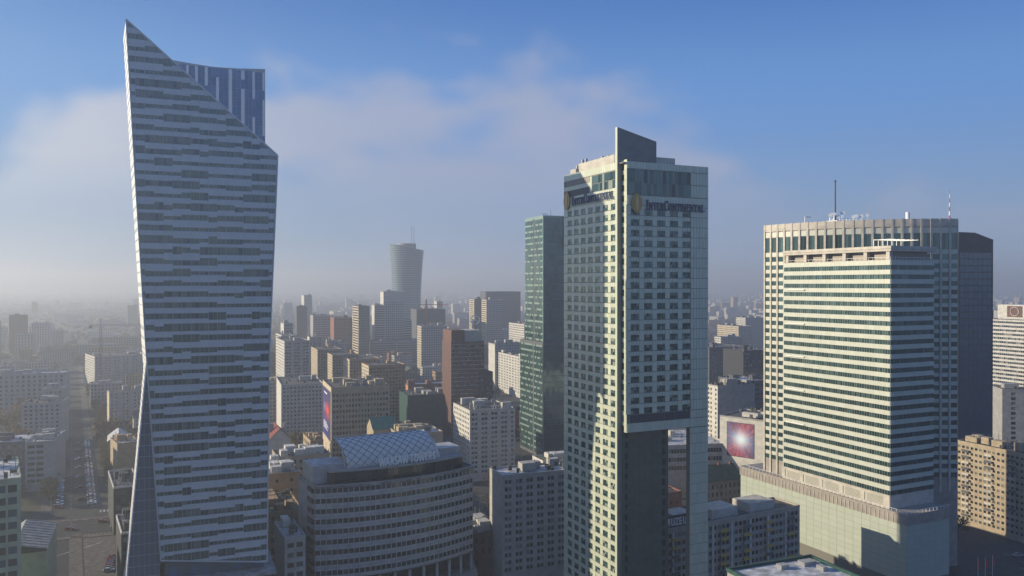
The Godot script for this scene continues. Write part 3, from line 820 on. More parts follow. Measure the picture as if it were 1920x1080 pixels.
func make_car() -> Node3D:
	var t := Node3D.new()
	var side := Transform3D(Basis(Vector3(1, 0, 0), Vector3.UP, Vector3(0, 0, 1)), Vector3.ZERO)
	var body := S.new()
	body.plate(side, PackedVector2Array([Vector2(-2.1, 0.35), Vector2(2.1, 0.35), Vector2(2.15, 0.62), Vector2(1.95, 0.84), Vector2(0.95, 0.95), Vector2(-1.75, 0.98), Vector2(-2.12, 0.82)]), -0.88, 0.88)
	body.plate(side, PackedVector2Array([Vector2(0.2, 1.40), Vector2(-1.2, 1.42), Vector2(-1.1, 1.47), Vector2(0.1, 1.46)]), -0.7, 0.7)
	var win := S.new()
	win.plate(side, PackedVector2Array([Vector2(0.98, 0.94), Vector2(0.25, 1.41), Vector2(-1.25, 1.43), Vector2(-1.85, 0.97)]), -0.76, 0.76)
	commit("body", body, M.car_white, t)
	commit("windows", win, M.glass_a, t)
	for p in [[1.3, 0.8], [-1.3, 0.8], [1.3, -0.8], [-1.3, -0.8]]:
		var w := S.new()
		w.tube(Vector3(p[0], 0.33, p[1] - 0.1), Vector3(p[0], 0.33, p[1] + 0.1), 0.33, 0.33, 10)
		commit("wheel", w, M.metal_dark, t)
	return t


func park(x: float, z: float, yaw: float, where: String, group: String) -> void:
	var c: Node3D = car_proto.duplicate()
	c.name = nm("parked_car", self)
	add_child(c, true)
	c.position = Vector3(x, 0.08, z)
	c.rotation_degrees.y = yaw + rng.randf_range(-3, 3)
	var paint: String = ["white", "silver", "black", "grey", "blue", "red", "white", "silver", "black"][rng.randi() % 9]
	(c.get_child(0) as MeshInstance3D).material_override = M["car_" + paint]
	tag(c, paint + " car " + where, "car", paint + " " + group)


func street_life() -> void:
	for k in [["white", Color(0.7, 0.7, 0.7)], ["silver", Color(0.4, 0.41, 0.43)], ["black", Color(0.015, 0.015, 0.017)], ["grey", Color(0.12, 0.125, 0.13)], ["blue", Color(0.03, 0.06, 0.16)], ["red", Color(0.32, 0.02, 0.02)]]:
		mat("car_" + k[0], k[1], 0.25, 0.2, "", 0.6)
	car_proto = make_car()
	# slanted bays on both sides of the street at left
	var e := Vector2(-398, -726).normalized()
	var s := Vector2(-e.y, e.x)
	for i in 62:
		var p := Vector2(-224, -412) + e * (i * 3.1)
		for k in [-1.0, 1.0]:
			if rng.randf() < 0.14: continue
			var q: Vector2 = p + s * k * 7.6
			park(q.x, q.y, 20.0 + k * 14.0, "slant-parked on the %s side, %s end of the street" % ["right" if k > 0 else "left", "near" if i < 16 else ("middle" if i < 36 else "far")], "cars slant-parked on the %s kerb" % ("right" if k > 0 else "left"))
		if i % 9 == 4:
			var r := p + s * 1.9
			park(r.x, r.y, 61.0 + 180, "driving down the middle of the street of parked cars", "cars driving in the parked street")
	for i in 12:
		park(-186 + i * 1.1, -318 + i * 2.7, 24, "in the lot below the junction by the left foreground roof", "cars in the lot below the junction")
		if i < 7: park(-166 + i * 1.0, -334 + i * 2.6, 24, "in the small lot right of the short street", "cars in the small lot")
	for c in [[-205, -372], [-186, -376], [-240, -368], [-150, -392], [-212, -366], [-196, -384], [-228, -364], [-178, -372], [-222, -376]]:
		park(c[0], c[1], 21, "crossing the junction at the lower left", "cars at the junction")
	for i in 15:
		park(212 + i * 5.2, -336 + i * 1.2, 12, "on the shaded road at the lower right", "cars on the lower right road")
		if i < 9: park(216 + i * 6.2, -322 + i * 1.4, 14, "in the front row of the lower right road", "cars in the lower right front row")
	for i in 14:
		park(-24 + i * 1.6, -372 - i * 1.9, 80, "in the yard between the curved office and the cream flats", "cars in the yard behind the curved office")
	for i in 10:
		park(-126 + i * 4.0, -500 + i * 9.5, -70, "on the side street below the poplars", "cars on the side street")
	# lamps at the junction
	for c in [[-199, -362], [-228, -397], [-180, -398], [-214, -352], [-168, -376], [-246, -386]]:
		var lp := thing("street_lamp", "tall thin street lamp at the lower left junction", "street lamp", Vector3(c[0], 0, c[1]), 21, "street lamps at the junction")
		var ps := S.new()
		ps.tube(Vector3.ZERO, Vector3(0, 9.5, 0), 0.14, 0.08, 6)
		ps.tube(Vector3(0, 9.5, 0), Vector3(1.8, 10.0, 0), 0.08, 0.06, 5)
		commit("pole", ps, M.metal, lp)
		var hd := S.new()
		hd.bx(1.5, 2.5, 9.85, 10.05, -0.18, 0.18)
		commit("lamp_head", hd, M.metal_dark, lp)
	# trees
	mat("leaf_brown", Color(0.10, 0.065, 0.03), 0.9, 0.0, "")
	mat("leaf_olive", Color(0.065, 0.07, 0.03), 0.9, 0.0, "")
	mat("leaf_gold", Color(0.16, 0.12, 0.035), 0.9, 0.0, "")
	mat("leaf_orange", Color(0.24, 0.095, 0.025), 0.9, 0.0, "")
	for k in ["leaf_brown", "leaf_olive", "leaf_gold", "leaf_orange"]:
		M[k].backlight_enabled = true
		M[k].backlight = M[k].albedo_color * 0.5
	tree_kinds["bare"] = make_tree("bare", 12, 9, 260, M.leaf_brown)
	tree_kinds["olive"] = make_tree("olive", 11, 9, 1100, M.leaf_olive)
	tree_kinds["orange"] = make_tree("orange", 12, 9, 1000, M.leaf_orange)
	tree_kinds["poplar"] = make_tree("poplar", 22, 6, 1300, M.leaf_gold)
	for p in [[-139, -500, 1.0], [-133, -492, 1.15], [-128, -489, 1.1], [-145, -506, 0.8]]:
		plant("poplar", "poplar_tree", "tall yellowing poplar in the row before the pale grey flats", p[0], p[1], p[2], "poplars before the pale grey flats")
	for p in [[-150, -500], [-142, -484], [-136, -478], [-126, -480], [-120, -476]]:
		plant("bare", "bare_tree", "brown half-bare tree at the foot of the poplars", p[0], p[1], 1.0, "bare trees under the poplars")
	plant("orange", "orange_tree", "round orange autumn tree alone at the left edge", -332, -520, 1.3, "")
	plant("orange", "orange_tree", "smaller orange tree behind the twin-faced tower's leg", 66, -300, 0.8, "")
	plant("orange", "orange_tree", "brown-orange tree by the square pale block at left", -310, -545, 0.9, "")
	plant("orange", "orange_tree", "orange tree beside the beige flats at the lower right", 300, -500, 1.0, "")
	for i in 46:
		var q := Vector2(-224, -420) + e * (i * 8.0)
		for k in [-1.0, 1.0]:
			var r: Vector2 = q + s * k * (13.5 if k > 0 else 16.0)
			plant(["bare", "olive"][(i + int(k)) % 2], "street_tree", "dark half-bare street tree on the %s side of the parked street, %s end" % ["right" if k > 0 else "left", "near" if i < 9 else ("middle" if i < 22 else "far")], r.x, r.y, rng.randf_range(0.5, 0.8), "street trees on the %s kerb" % ("right" if k > 0 else "left"))
	var rust := 0
	for i in 160:
		if rust >= 26: break
		var u := rng.randf_range(-0.66, -0.5)
		var far := rng.randf_range(480.0, 760.0)
		var spot := plan_rect(u * far, -far, 0, 9, 9)
		if not clear_spot(spot): continue
		foot.append(spot)
		rust += 1
		var k: String = ["orange", "bare", "olive"][rust % 3]
		plant(k, {"orange": "orange_tree", "bare": "bare_tree", "olive": "street_tree"}[k], {"orange": "rusty autumn tree between the grey blocks at the left", "bare": "half-bare brown tree between the grey blocks at the left", "olive": "dull olive tree between the grey blocks at the left"}[k], u * far, -far, rng.randf_range(0.8, 1.3), k + " trees between the left blocks")
	for i in 9:
		plant("olive", "street_tree", "low olive tree on the lawn beside the corner flats", -262 - i * 6 + rng.randf() * 5, -412 - i * 4 - rng.randf() * 12, 0.8, "trees on the corner lawn")
	for i in 9:
		plant("bare", "street_tree", "bare brown tree in the yard behind the curved office", -14 + rng.randf() * 16, -385 - rng.randf() * 75, 0.75, "bare trees in the office yard")
	for i in 12:
		plant("olive", "street_tree", "dark tree between the beige flats and the stone tower", 218 + rng.randf() * 60, -402 - rng.randf() * 120, 0.95, "trees at the lower right")
	plant("olive", "evergreen_tree", "dark tree at the left end of the beige flats", 199, -358, 0.75, "")


# ---------------------------------------------------------------- the rest of the city

func clear_spot(p: PackedVector2Array) -> bool:
	var c := (p[0] + p[2]) / 2
	for f in foot:
		if ((f[0] + f[2]) / 2).distance_to(c) < f[0].distance_to(f[2]) * 0.5 + p[0].distance_to(p[2]) * 0.5:
			if Geometry2D.intersect_polygons(p, f).size(): return false
	return true


func plan_rect(x: float, z: float, yaw: float, w: float, d: float) -> PackedVector2Array:
	var t := Transform3D(Basis(Vector3.UP, deg_to_rad(yaw)), Vector3(x, 0, z))
	var out := PackedVector2Array()
	for c in [[-1, -1], [1, -1], [1, 1], [-1, 1]]:
		var p := t * Vector3(c[0] * w / 2, 0, c[1] * d / 2)
		out.append(Vector2(p.x, p.z))
	return out


func zone(u: float, far: float, near_end: float, mid_end: float) -> String:
	var where := "right of the dark glass tower"
	for k in [[-0.56, "at the left edge"], [-0.44, "left of the sail tower"], [-0.30, "behind the sail tower"], [-0.22, "just right of the sail tower"], [-0.12, "before the flared tower"], [-0.03, "right of the flared tower"], [0.07, "by the green glass tower"], [0.24, "by the twin-faced tower"], [0.33, "left of the stone tower"], [0.55, "behind the stone tower"]]:
		if u < k[0]:
			where = k[1]
			break
	return where + ", " + ("near" if far < near_end else ("middle" if far < mid_end else "far")) + " rows"


func city_fill() -> void:
	var walls := ["cream", "pale", "grey", "cool", "beige", "ochre", "brick", "white", "pale"]
	var tone := {"cream": "cream", "pale": "pale", "grey": "grey", "cool": "blue-grey", "beige": "beige", "ochre": "ochre", "brick": "brick red", "white": "white"}
	var roofs := ["roof", "roof_light", "roof", "roof_frost", "roof_red", "roof_green"]
	# low houses and yards between the named blocks
	var n := 0
	var dd := 400.0
	while dd < 1150.0:
		var u := -0.70
		while u < 0.72:
			var x: float = u * dd + rng.randf_range(-8, 8)
			var z: float = -dd + rng.randf_range(-10, 10)
			var yaw := 22.0 + rng.randf_range(-2, 2) + (6.0 if u < -0.35 else 0.0) + (90.0 if rng.randf() < 0.3 else 0.0)
			var w := rng.randf_range(20, 38)
			var d := rng.randf_range(11, 15)
			var h := rng.randf_range(12, 20) + (rng.randf_range(5, 16) if dd > 650 and rng.randf() < 0.3 else 0.0)
			u += 50.0 / dd
			if u > -0.285 and u < -0.15 and dd < 520: continue
			if not clear_spot(plan_rect(x, z, yaw, w, d)): continue
			var wall: String = walls[rng.randi() % walls.size()]
			var roof: String = roofs[rng.randi() % roofs.size()]
			var o := {"wall": wall, "roof": roof, "far": dd > 620, "f": ["grid", 3.0, 3.2, 0.42, 0.52], "l": ["grid", 3.0, 3.2, 0.42, 0.52], "gear": 2, "base": 1.0, "par": 0.6}
			if rng.randf() < 0.35 and h < 20: o.merge({"gable": rng.randf_range(3, 5)})
			var where := "left of the sail tower" if u < -0.3 else ("between the sail tower and the green glass tower" if u < 0.04 else ("between the twin-faced and stone towers" if u < 0.32 else "right of the stone tower"))
			var t := block("town_house", "%s %s town house with %s roof, %s" % ["gabled" if o.has("gable") else "flat-topped", tone[wall], roof.replace("roof_", "").replace("roof", "dark"), zone(u, dd, 560, 850)], "house", Vector3(x, 0, z) - Basis(Vector3.UP, deg_to_rad(yaw)) * Vector3(w / 2, 0, -d / 2), yaw, w, d, h, o, "low town houses " + where)
			n += 1
		dd += 52.0
	# farther slabs and towers
	for i in 240:
		var far := 1100.0 + pow(rng.randf(), 1.3) * 2600.0
		var u := rng.randf_range(-0.70, 0.72)
		var x := u * far
		var yaw := 20.0 + (90.0 if rng.randf() < 0.35 else 0.0) + rng.randf_range(-6, 6)
		var w := rng.randf_range(25, 70)
		var d := rng.randf_range(11, 18)
		var h := rng.randf_range(14, 36)
		if rng.randf() < 0.12:
			h = rng.randf_range(40, 68)
			w = rng.randf_range(16, 28)
		if not clear_spot(plan_rect(x, -far, yaw, w, d)): continue
		var wall: String = walls[rng.randi() % walls.size()]
		var o := {"wall": wall, "roof": roofs[rng.randi() % 4], "far": true, "gear": 1, "par": 1.0, "base": 1.0}
		if far < 1900: o.merge({"f": ["grid", 4.0, 3.0, 0.55, 0.5], "l": ["grid", 4.0, 3.0, 0.5, 0.5]})
		var where := "left of the sail tower" if u < -0.3 else ("between the sail tower and the green glass tower" if u < 0.04 else ("between the twin-faced and stone towers" if u < 0.32 else "at the right edge"))
		var t := block("distant_block", "hazy %s %s with %s roof, %s" % [tone[wall], "tower block" if h > 38 else ("long block" if w > 45 else "short block"), str(o.roof).replace("roof_", "").replace("roof", "dark"), zone(u, far, 1500, 2300)], "apartment block", Vector3(x, 0, -far) - Basis(Vector3.UP, deg_to_rad(yaw)) * Vector3(w / 2, 0, -d / 2), yaw, w, d, h, o, "hazy distant blocks " + where)
	# the edge of the city and its woods, each one mass
	var st := S.new()
	for i in 2200:
		var far := 2600.0 + pow(rng.randf(), 1.2) * 5500.0
		var x := rng.randf_range(-0.75, 0.75) * far
		var k := Vector3(rng.randf_range(12, 50), rng.randf_range(8, 24) * (2.0 if rng.randf() < 0.08 else 1.0), rng.randf_range(11, 30))
		st.box(Transform3D(Basis(Vector3.UP, rng.randf_range(0.2, 0.5)) * Basis.from_scale(k), Vector3(x, k.y / 2, -far)))
	var c := commit("distant_city", st, M.pale)
	tag(c, "hazy sprawl of low buildings reaching the horizon", "city", "", "stuff")
	var mm := MultiMesh.new()
	mm.transform_format = MultiMesh.TRANSFORM_3D
	var cl := S.new()
	leaf_cloud(cl, Vector3(0, 6, 0), Vector3(6, 5, 6), 160, 1.1)
	var holder := commit("woods_piece", cl, M.leaf_brown)
	mm.mesh = holder.mesh
	remove_child(holder)
	var spots := []
	for i in 9000:
		var far := 480.0 + pow(rng.randf(), 1.5) * 5200.0
		var x := rng.randf_range(-0.72, 0.72) * far
		var p := plan_rect(x, -far, 0, 6, 6)
		if far < 1200 and not clear_spot(p): continue
		spots.append(Transform3D(Basis(Vector3.UP, rng.randf() * TAU) * Basis.from_scale(Vector3.ONE * rng.randf_range(0.6, 1.1)), Vector3(x, 0, -far)))
	mm.instance_count = spots.size()
	for i in spots.size(): mm.set_instance_transform(i, spots[i])
	var mi := MultiMeshInstance3D.new()
	mi.name = "woods"
	mi.multimesh = mm
	add_child(mi)
	tag(mi, "dull brown trees and scrub filling the gaps between buildings", "trees", "", "stuff")


# ---------------------------------------------------------------- the large towers

func hero_materials() -> void:
	# coated panes and pale glazed panels of the sail tower
	mat("sail_panel", Color(0.46, 0.50, 0.53), 0.3, 0.15, "", 0.6)
	mat("sail_panel_b", Color(0.49, 0.53, 0.56), 0.34, 0.15, "", 0.6)
	mat("sail_joint", Color(0.33, 0.38, 0.43), 0.5, 0.2, "")
	mat("sail_glass", Color(0.085, 0.135, 0.14), 0.10, 0.45, "", 0.7)
	mat("sail_glass_b", Color(0.115, 0.16, 0.16), 0.12, 0.45, "", 0.7)
	mat("sail_glass_c", Color(0.05, 0.085, 0.12), 0.10, 0.45, "", 0.7)
	mat("sail_glass_d", Color(0.15, 0.19, 0.185), 0.2, 0.2, "", 0.6)
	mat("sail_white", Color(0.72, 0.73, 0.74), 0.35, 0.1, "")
	mat("blue_glass", Color(0.06, 0.15, 0.27), 0.12, 0.4, "", 0.7)
	mat("blue_glass_b", Color(0.09, 0.20, 0.32), 0.15, 0.4, "", 0.7)
	mat("wing_glass", Color(0.10, 0.15, 0.195), 0.14, 0.3, "", 0.7)
	# pale green cladding of the twin-faced tower
	mat("mint_panel", Color(0.49, 0.53, 0.43), 0.30, 0.12, "", 0.6)
	mat("mint_panel_b", Color(0.53, 0.57, 0.47), 0.33, 0.12, "", 0.6)
	mat("mint_joint", Color(0.15, 0.145, 0.125), 0.6, 0.0, "")
	mat("mint_glass", Color(0.05, 0.105, 0.10), 0.08, 0.5, "", 0.8)
	mat("mint_glass_b", Color(0.085, 0.155, 0.145), 0.12, 0.4, "", 0.8)
	mat("mint_glass_c", Color(0.018, 0.045, 0.05), 0.08, 0.5, "", 0.7)
	mat("mint_blind", Color(0.20, 0.23, 0.205), 0.4, 0.0, "")
	mat("louvre", Color(0.24, 0.22, 0.20), 0.6, 0.2, "")
	mat("louvre_dark", Color(0.05, 0.055, 0.075), 0.5, 0.2, "")
	mat("fin", Color(0.17, 0.205, 0.205), 0.4, 0.25, "wall")
	mat("base_panel", Color(0.125, 0.165, 0.145), 0.16, 0.35, "wall", 0.7)
	mat("sign_blue", Color(0.02, 0.045, 0.12), 0.5, 0.0, "")
	mat("gold", Color(0.42, 0.26, 0.09), 0.45, 0.2, "")
	mat("gold_light", Color(0.62, 0.44, 0.18), 0.45, 0.2, "")
	# stone tower
	mat("granite", Color(0.34, 0.31, 0.285), 0.6)
	mat("granite_light", Color(0.53, 0.50, 0.45), 0.6)
	mat("celadon", Color(0.425, 0.455, 0.405), 0.45, 0.0, "", 0.6)
	mat("celadon_b", Color(0.445, 0.475, 0.425), 0.45, 0.0, "", 0.6)
	mat("celadon_c", Color(0.405, 0.44, 0.39), 0.45, 0.0, "", 0.6)
	mat("stone_glass", Color(0.03, 0.075, 0.075), 0.08, 0.6, "", 0.8)
	mat("stone_glass_b", Color(0.045, 0.10, 0.10), 0.1, 0.6, "", 0.8)
	mat("stone_glass_c", Color(0.08, 0.15, 0.145), 0.12, 0.6, "", 0.8)
	# curved office, green glass tower, dark glass tower, flared tower
	mat("pod_panel", Color(0.355, 0.40, 0.345), 0.4, 0.0, "", 0.6)
	mat("pod_panel_b", Color(0.375, 0.415, 0.36), 0.4, 0.0, "", 0.6)
	mat("maroon", Color(0.125, 0.062, 0.05), 0.7)
	mat("office_panel", Color(0.50, 0.50, 0.505), 0.5, 0.1)
	mat("green_glass", Color(0.07, 0.14, 0.14), 0.07, 0.5, "", 0.8)
	mat("green_glass_b", Color(0.08, 0.15, 0.135), 0.09, 0.5, "", 0.8)
	mat("green_glass_c", Color(0.045, 0.09, 0.085), 0.07, 0.5, "", 0.8)
	mat("green_band", Color(0.22, 0.31, 0.275), 0.3, 0.2, "")
	mat("tower_glass", Color(0.06, 0.105, 0.145), 0.1, 0.3, "", 0.8)
	mat("tower_glass_b", Color(0.075, 0.12, 0.155), 0.12, 0.3, "", 0.8)
	mat("flare_glass", Color(0.12, 0.20, 0.26), 0.12, 0.5, "", 0.8)
	mat("vault", Color(0.60, 0.60, 0.59), 0.4, 0.0, "", 0.6)
	mat("letter", Color(0.78, 0.82, 0.86), 0.4, 0.1, "")


func sail_tower() -> void:
	var t := thing("sail_tower", "tall pale glass tower with a slanting pointed top like a sail", "tower", Vector3(-98.5, 0, -225), 23)
	foot.append(footprint(t, 60, 70, 0))
	var f := Transform3D()
	var outline := PackedVector2Array([Vector2(0.0, 36.5), Vector2(28.7, 32.3), Vector2(29.5, 94), Vector2(31.0, 130), Vector2(31.6, 143.6), Vector2(31.9, 152), Vector2(-8.5, 187), Vector2(-6.4, 145.3), Vector2(-3.7, 96), Vector2(-2.0, 68)])
	# the body behind the front skin
	var b := S.new()
	var deep := 18.0
	var n := outline.size()
	var back := func(p: Vector2) -> Vector3: return Vector3(p.x - (1.5 if p.x < 10 else 0.0), p.y, -deep)
	for i in n:
		var p := outline[i]
		var q := outline[(i + 1) % n]
		b.quad(Vector3(p.x, p.y, -0.02), back.call(p), back.call(q), Vector3(q.x, q.y, -0.02))
	b.plate(Transform3D(), outline, -0.3, 0.0)
	b.plate(Transform3D(), outline, -deep - 0.2, -deep + 0.05)
	commit("body", b, M.sail_joint, t)
	# panes and panels, bay by bay
	var glass := []
	var panel := []
	var transom := []
	var cut_g := S.new()
	var cut_p := S.new()
	var pitch := 3.1
	var bay := 2.36
	var edge := Geometry2D.offset_polygon(outline, -0.25)[0]
	var add := func(x0: float, y0: float, x1: float, y1: float, thick: float, list: Array, cut: S, tilt: float) -> void:
		var r := PackedVector2Array([Vector2(x0, y0), Vector2(x1, y0), Vector2(x1, y1), Vector2(x0, y1)])
		var inside := true
		for c in r:
			if not Geometry2D.is_point_in_polygon(c, edge): inside = false
		if inside:
			var bs := Basis.from_euler(Vector3(rng.randf_range(-tilt, tilt), rng.randf_range(-tilt, tilt), 0)) * Basis.from_scale(Vector3(x1 - x0, y1 - y0, thick))
			list.append(f * Transform3D(bs, Vector3((x0 + x1) / 2, (y0 + y1) / 2, thick / 2)))
			return
		for poly in Geometry2D.intersect_polygons(r, edge):
			cut.plate(f, poly, 0.01, thick)
	var rows := 50
	for r in rows:
		var y := 32.4 + r * pitch
		var lo := 0.0
		var hi := 1.3
		var run := 0
		for c in range(-5, 15):
			if run <= 0:
				run = rng.randi_range(1, 3)
				var k := rng.randf()
				lo = 0.0
				hi = 1.05
				if k < 0.28: lo = -0.45
				if k > 0.6: hi = 1.55
				if k > 0.86 or k < 0.1: 
					lo = -0.45
					hi = 1.75
			run -= 1
			var x0 := c * bay + 0.9
			var mid := x0 + bay * (0.5 if c % 3 else 0.35)
			add.call(x0 + 0.06, y + lo + 0.55, mid - 0.03, y + hi + 0.5, 0.05, glass, cut_g, 0.006)
			add.call(mid + 0.03, y + lo + 0.55, x0 + bay - 0.06, y + hi + 0.5, 0.05, glass, cut_g, 0.006)
			# a dark transom line under the deeper panes
			if lo < -0.1: add.call(x0 + 0.06, y + 0.46, x0 + bay - 0.06, y + 0.56, 0.08, transom, cut_g, 0.0)
			# the panel runs from this window's head to the next floor's sill line
			add.call(x0 + 0.03, y + hi + 0.54, x0 + bay * 0.5 - 0.015, y + pitch + 0.1, 0.16, panel, cut_p, 0.002)
			add.call(x0 + bay * 0.5 + 0.015, y + hi + 0.54, x0 + bay - 0.03, y + pitch + 0.1, 0.16, panel, cut_p, 0.002)
			if lo > -0.1:
				add.call(x0 + 0.03, y + 0.13, x0 + bay - 0.03, y + 0.51, 0.15, panel, cut_p, 0.002)
	pieces(t, "window", glass, [M.sail_glass, M.sail_glass, M.sail_glass, M.sail_glass_b, M.sail_glass_b, M.sail_glass_c, M.sail_glass_d])
	pieces(t, "panel", panel, [M.sail_panel, M.sail_panel_b])
	pieces(t, "transom", transom, [M.sail_glass_c])
	stuff(commit("edge_window", cut_g, M.sail_glass_b, t))
	stuff(commit("edge_panel", cut_p, M.sail_panel, t))
	# rims along the slanting top and the sides
	var rim := S.new()
	rim.bar(Vector3(-8.5, 187, 0.05), Vector3(31.9, 152, 0.05), 0.4)
	rim.bar(Vector3(28.7, 32.3, 0.05), Vector3(29.5, 94, 0.05), 0.3)
	rim.bar(Vector3(29.5, 94, 0.05), Vector3(31.6, 143.6, 0.05), 0.3)
	rim.bar(Vector3(31.6, 143.6, 0.05), Vector3(31.9, 152, 0.05), 0.3)
	rim.bar(Vector3(0, 36.5, 0.05), Vector3(28.7, 32.3, 0.05), 0.35)
	var lft := [Vector2(0.0, 36.5), Vector2(-2.0, 68), Vector2(-3.7, 96), Vector2(-6.4, 145.3), Vector2(-8.5, 187)]
	for i in 4:
		rim.bar(Vector3(lft[i].x, lft[i].y, 0.05), Vector3(lft[i + 1].x, lft[i + 1].y, 0.05), 0.25)
	commit("rim", rim, M.sail_panel_b, t)
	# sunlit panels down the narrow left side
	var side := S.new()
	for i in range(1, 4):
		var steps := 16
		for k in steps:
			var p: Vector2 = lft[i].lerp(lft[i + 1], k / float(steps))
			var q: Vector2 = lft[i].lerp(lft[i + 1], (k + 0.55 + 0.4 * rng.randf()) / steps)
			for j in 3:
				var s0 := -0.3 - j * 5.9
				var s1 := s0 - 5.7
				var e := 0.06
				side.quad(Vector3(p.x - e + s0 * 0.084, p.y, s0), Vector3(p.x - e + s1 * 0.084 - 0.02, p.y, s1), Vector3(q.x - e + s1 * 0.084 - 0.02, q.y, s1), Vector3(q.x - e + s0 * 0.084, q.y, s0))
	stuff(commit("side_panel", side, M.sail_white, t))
	# lower wing that swings out to the left
	var wing := PackedVector2Array([Vector2(-0.2, 20), Vector2(-0.2, 36), Vector2(-2.2, 68), Vector2(-3.6, 92), Vector2(-6.1, 62), Vector2(-8.4, 36), Vector2(-9.6, 20)])
	var wf := Transform3D(Basis(), Vector3(0, 0, -0.8))
	var wb := S.new()
	wb.plate(wf, wing, -17, 0)
	commit("wing", wb, M.sail_joint, t)
	var wp := S.new()
	var y := 20.2
	while y < 92.0:
		for c in 7:
			var x := -9.6 + c * 1.36
			for poly in Geometry2D.intersect_polygons(PackedVector2Array([Vector2(x + 0.04, y), Vector2(x + 1.32, y), Vector2(x + 1.32, y + 2.9), Vector2(x + 0.04, y + 2.9)]), wing):
				wp.plate(wf, poly, 0.0, 0.05)
		y += 3.05
	stuff(commit("wing_window", wp, M.wing_glass, t))
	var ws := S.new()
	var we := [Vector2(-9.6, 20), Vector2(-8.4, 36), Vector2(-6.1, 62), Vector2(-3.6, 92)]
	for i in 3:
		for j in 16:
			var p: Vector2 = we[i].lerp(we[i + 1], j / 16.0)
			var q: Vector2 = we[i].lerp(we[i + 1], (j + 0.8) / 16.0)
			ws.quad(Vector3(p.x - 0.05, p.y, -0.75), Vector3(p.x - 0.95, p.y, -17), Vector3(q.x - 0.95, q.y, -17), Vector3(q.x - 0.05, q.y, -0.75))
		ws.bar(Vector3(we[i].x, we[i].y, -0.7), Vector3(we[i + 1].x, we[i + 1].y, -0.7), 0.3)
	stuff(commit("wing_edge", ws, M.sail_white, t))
	# the rear block with its blue glass and pale stripes
	var z0 := -42.0
	var rb := S.new()
	var crest := PackedVector2Array([Vector2(0.5, 150), Vector2(32.7, 150), Vector2(32.7, 187.9), Vector2(24, 187.2), Vector2(16, 186.9), Vector2(8, 187.4), Vector2(2.5, 187.9), Vector2(0.5, 188.0)])
	rb.plate(Transform3D(Basis(), Vector3(0, 0, z0)), crest, -34, 0)
	# its lower part leans back towards the foot
	rb.plate(Transform3D(Basis(Vector3(0, 0, 1), Vector3.UP, Vector3(-1, 0, 0)), Vector3(32.6, 0, 0)), PackedVector2Array([Vector2(-75.9, 0), Vector2(-52, 0), Vector2(-50.5, 100), Vector2(-42.1, 150), Vector2(-75.9, 150)]), 0, 32)
	rb.bx(6, 24, 0, 46, -51, -18.5)
	commit("rear_block", rb, M.sail_joint, t)
	var bg := []
	var bp := []
	var x := 0.8
	while x < 30.6:
		var w := minf(rng.randf_range(1.9, 3.4), 31.9 - x)
		var gap := minf(rng.randf_range(0.7, 1.2), 32.5 - x - w)
		var yy := 124.6
		while yy < 185.0:
			for h in 2:
				bg.append(Transform3D(Basis.from_scale(Vector3(w / 2 - 0.05, 3.0, 0.1)), Vector3(x + w * (0.25 + 0.5 * h), yy + 1.55, z0 + 0.05)))
			var flip := rng.randf() < 0.12
			if flip: bg.append(Transform3D(Basis.from_scale(Vector3(gap - 0.08, 3.0, 0.1)), Vector3(x + w + gap / 2, yy + 1.55, z0 + 0.05)))
			else: bp.append(Transform3D(Basis.from_scale(Vector3(gap - 0.08, 3.06, 0.2)), Vector3(x + w + gap / 2, yy + 1.55, z0 + 0.1)))
			yy += 3.1
		x += w + gap
	pieces(t, "rear_window", bg, [M.blue_glass, M.blue_glass, M.blue_glass_b])
	pieces(t, "rear_panel", bp, [M.sail_white])
	# foot
	var ft := S.new()
	ft.bx(-9, 28.5, 0, 30, -26, -2.5)
	ft.bx(1, 28, 30, 35, -24, -2.5)
	commit("podium", ft, M.wing_glass, t)
	var tr := S.new()
	tr.bx(-10, 31, 29.4, 30.4, -26.5, 3)
	commit("terrace", tr, M.roof_light, t)
	var fw := []
	for i in 9: fw.append(Transform3D(Basis.from_scale(Vector3(2.0, 3.0, 0.1)), Vector3(3.2 + i * 2.9, 32.2, -2.4)))
	pieces(t, "foot_window", fw, [M.blue_glass_b, M.wing_glass])


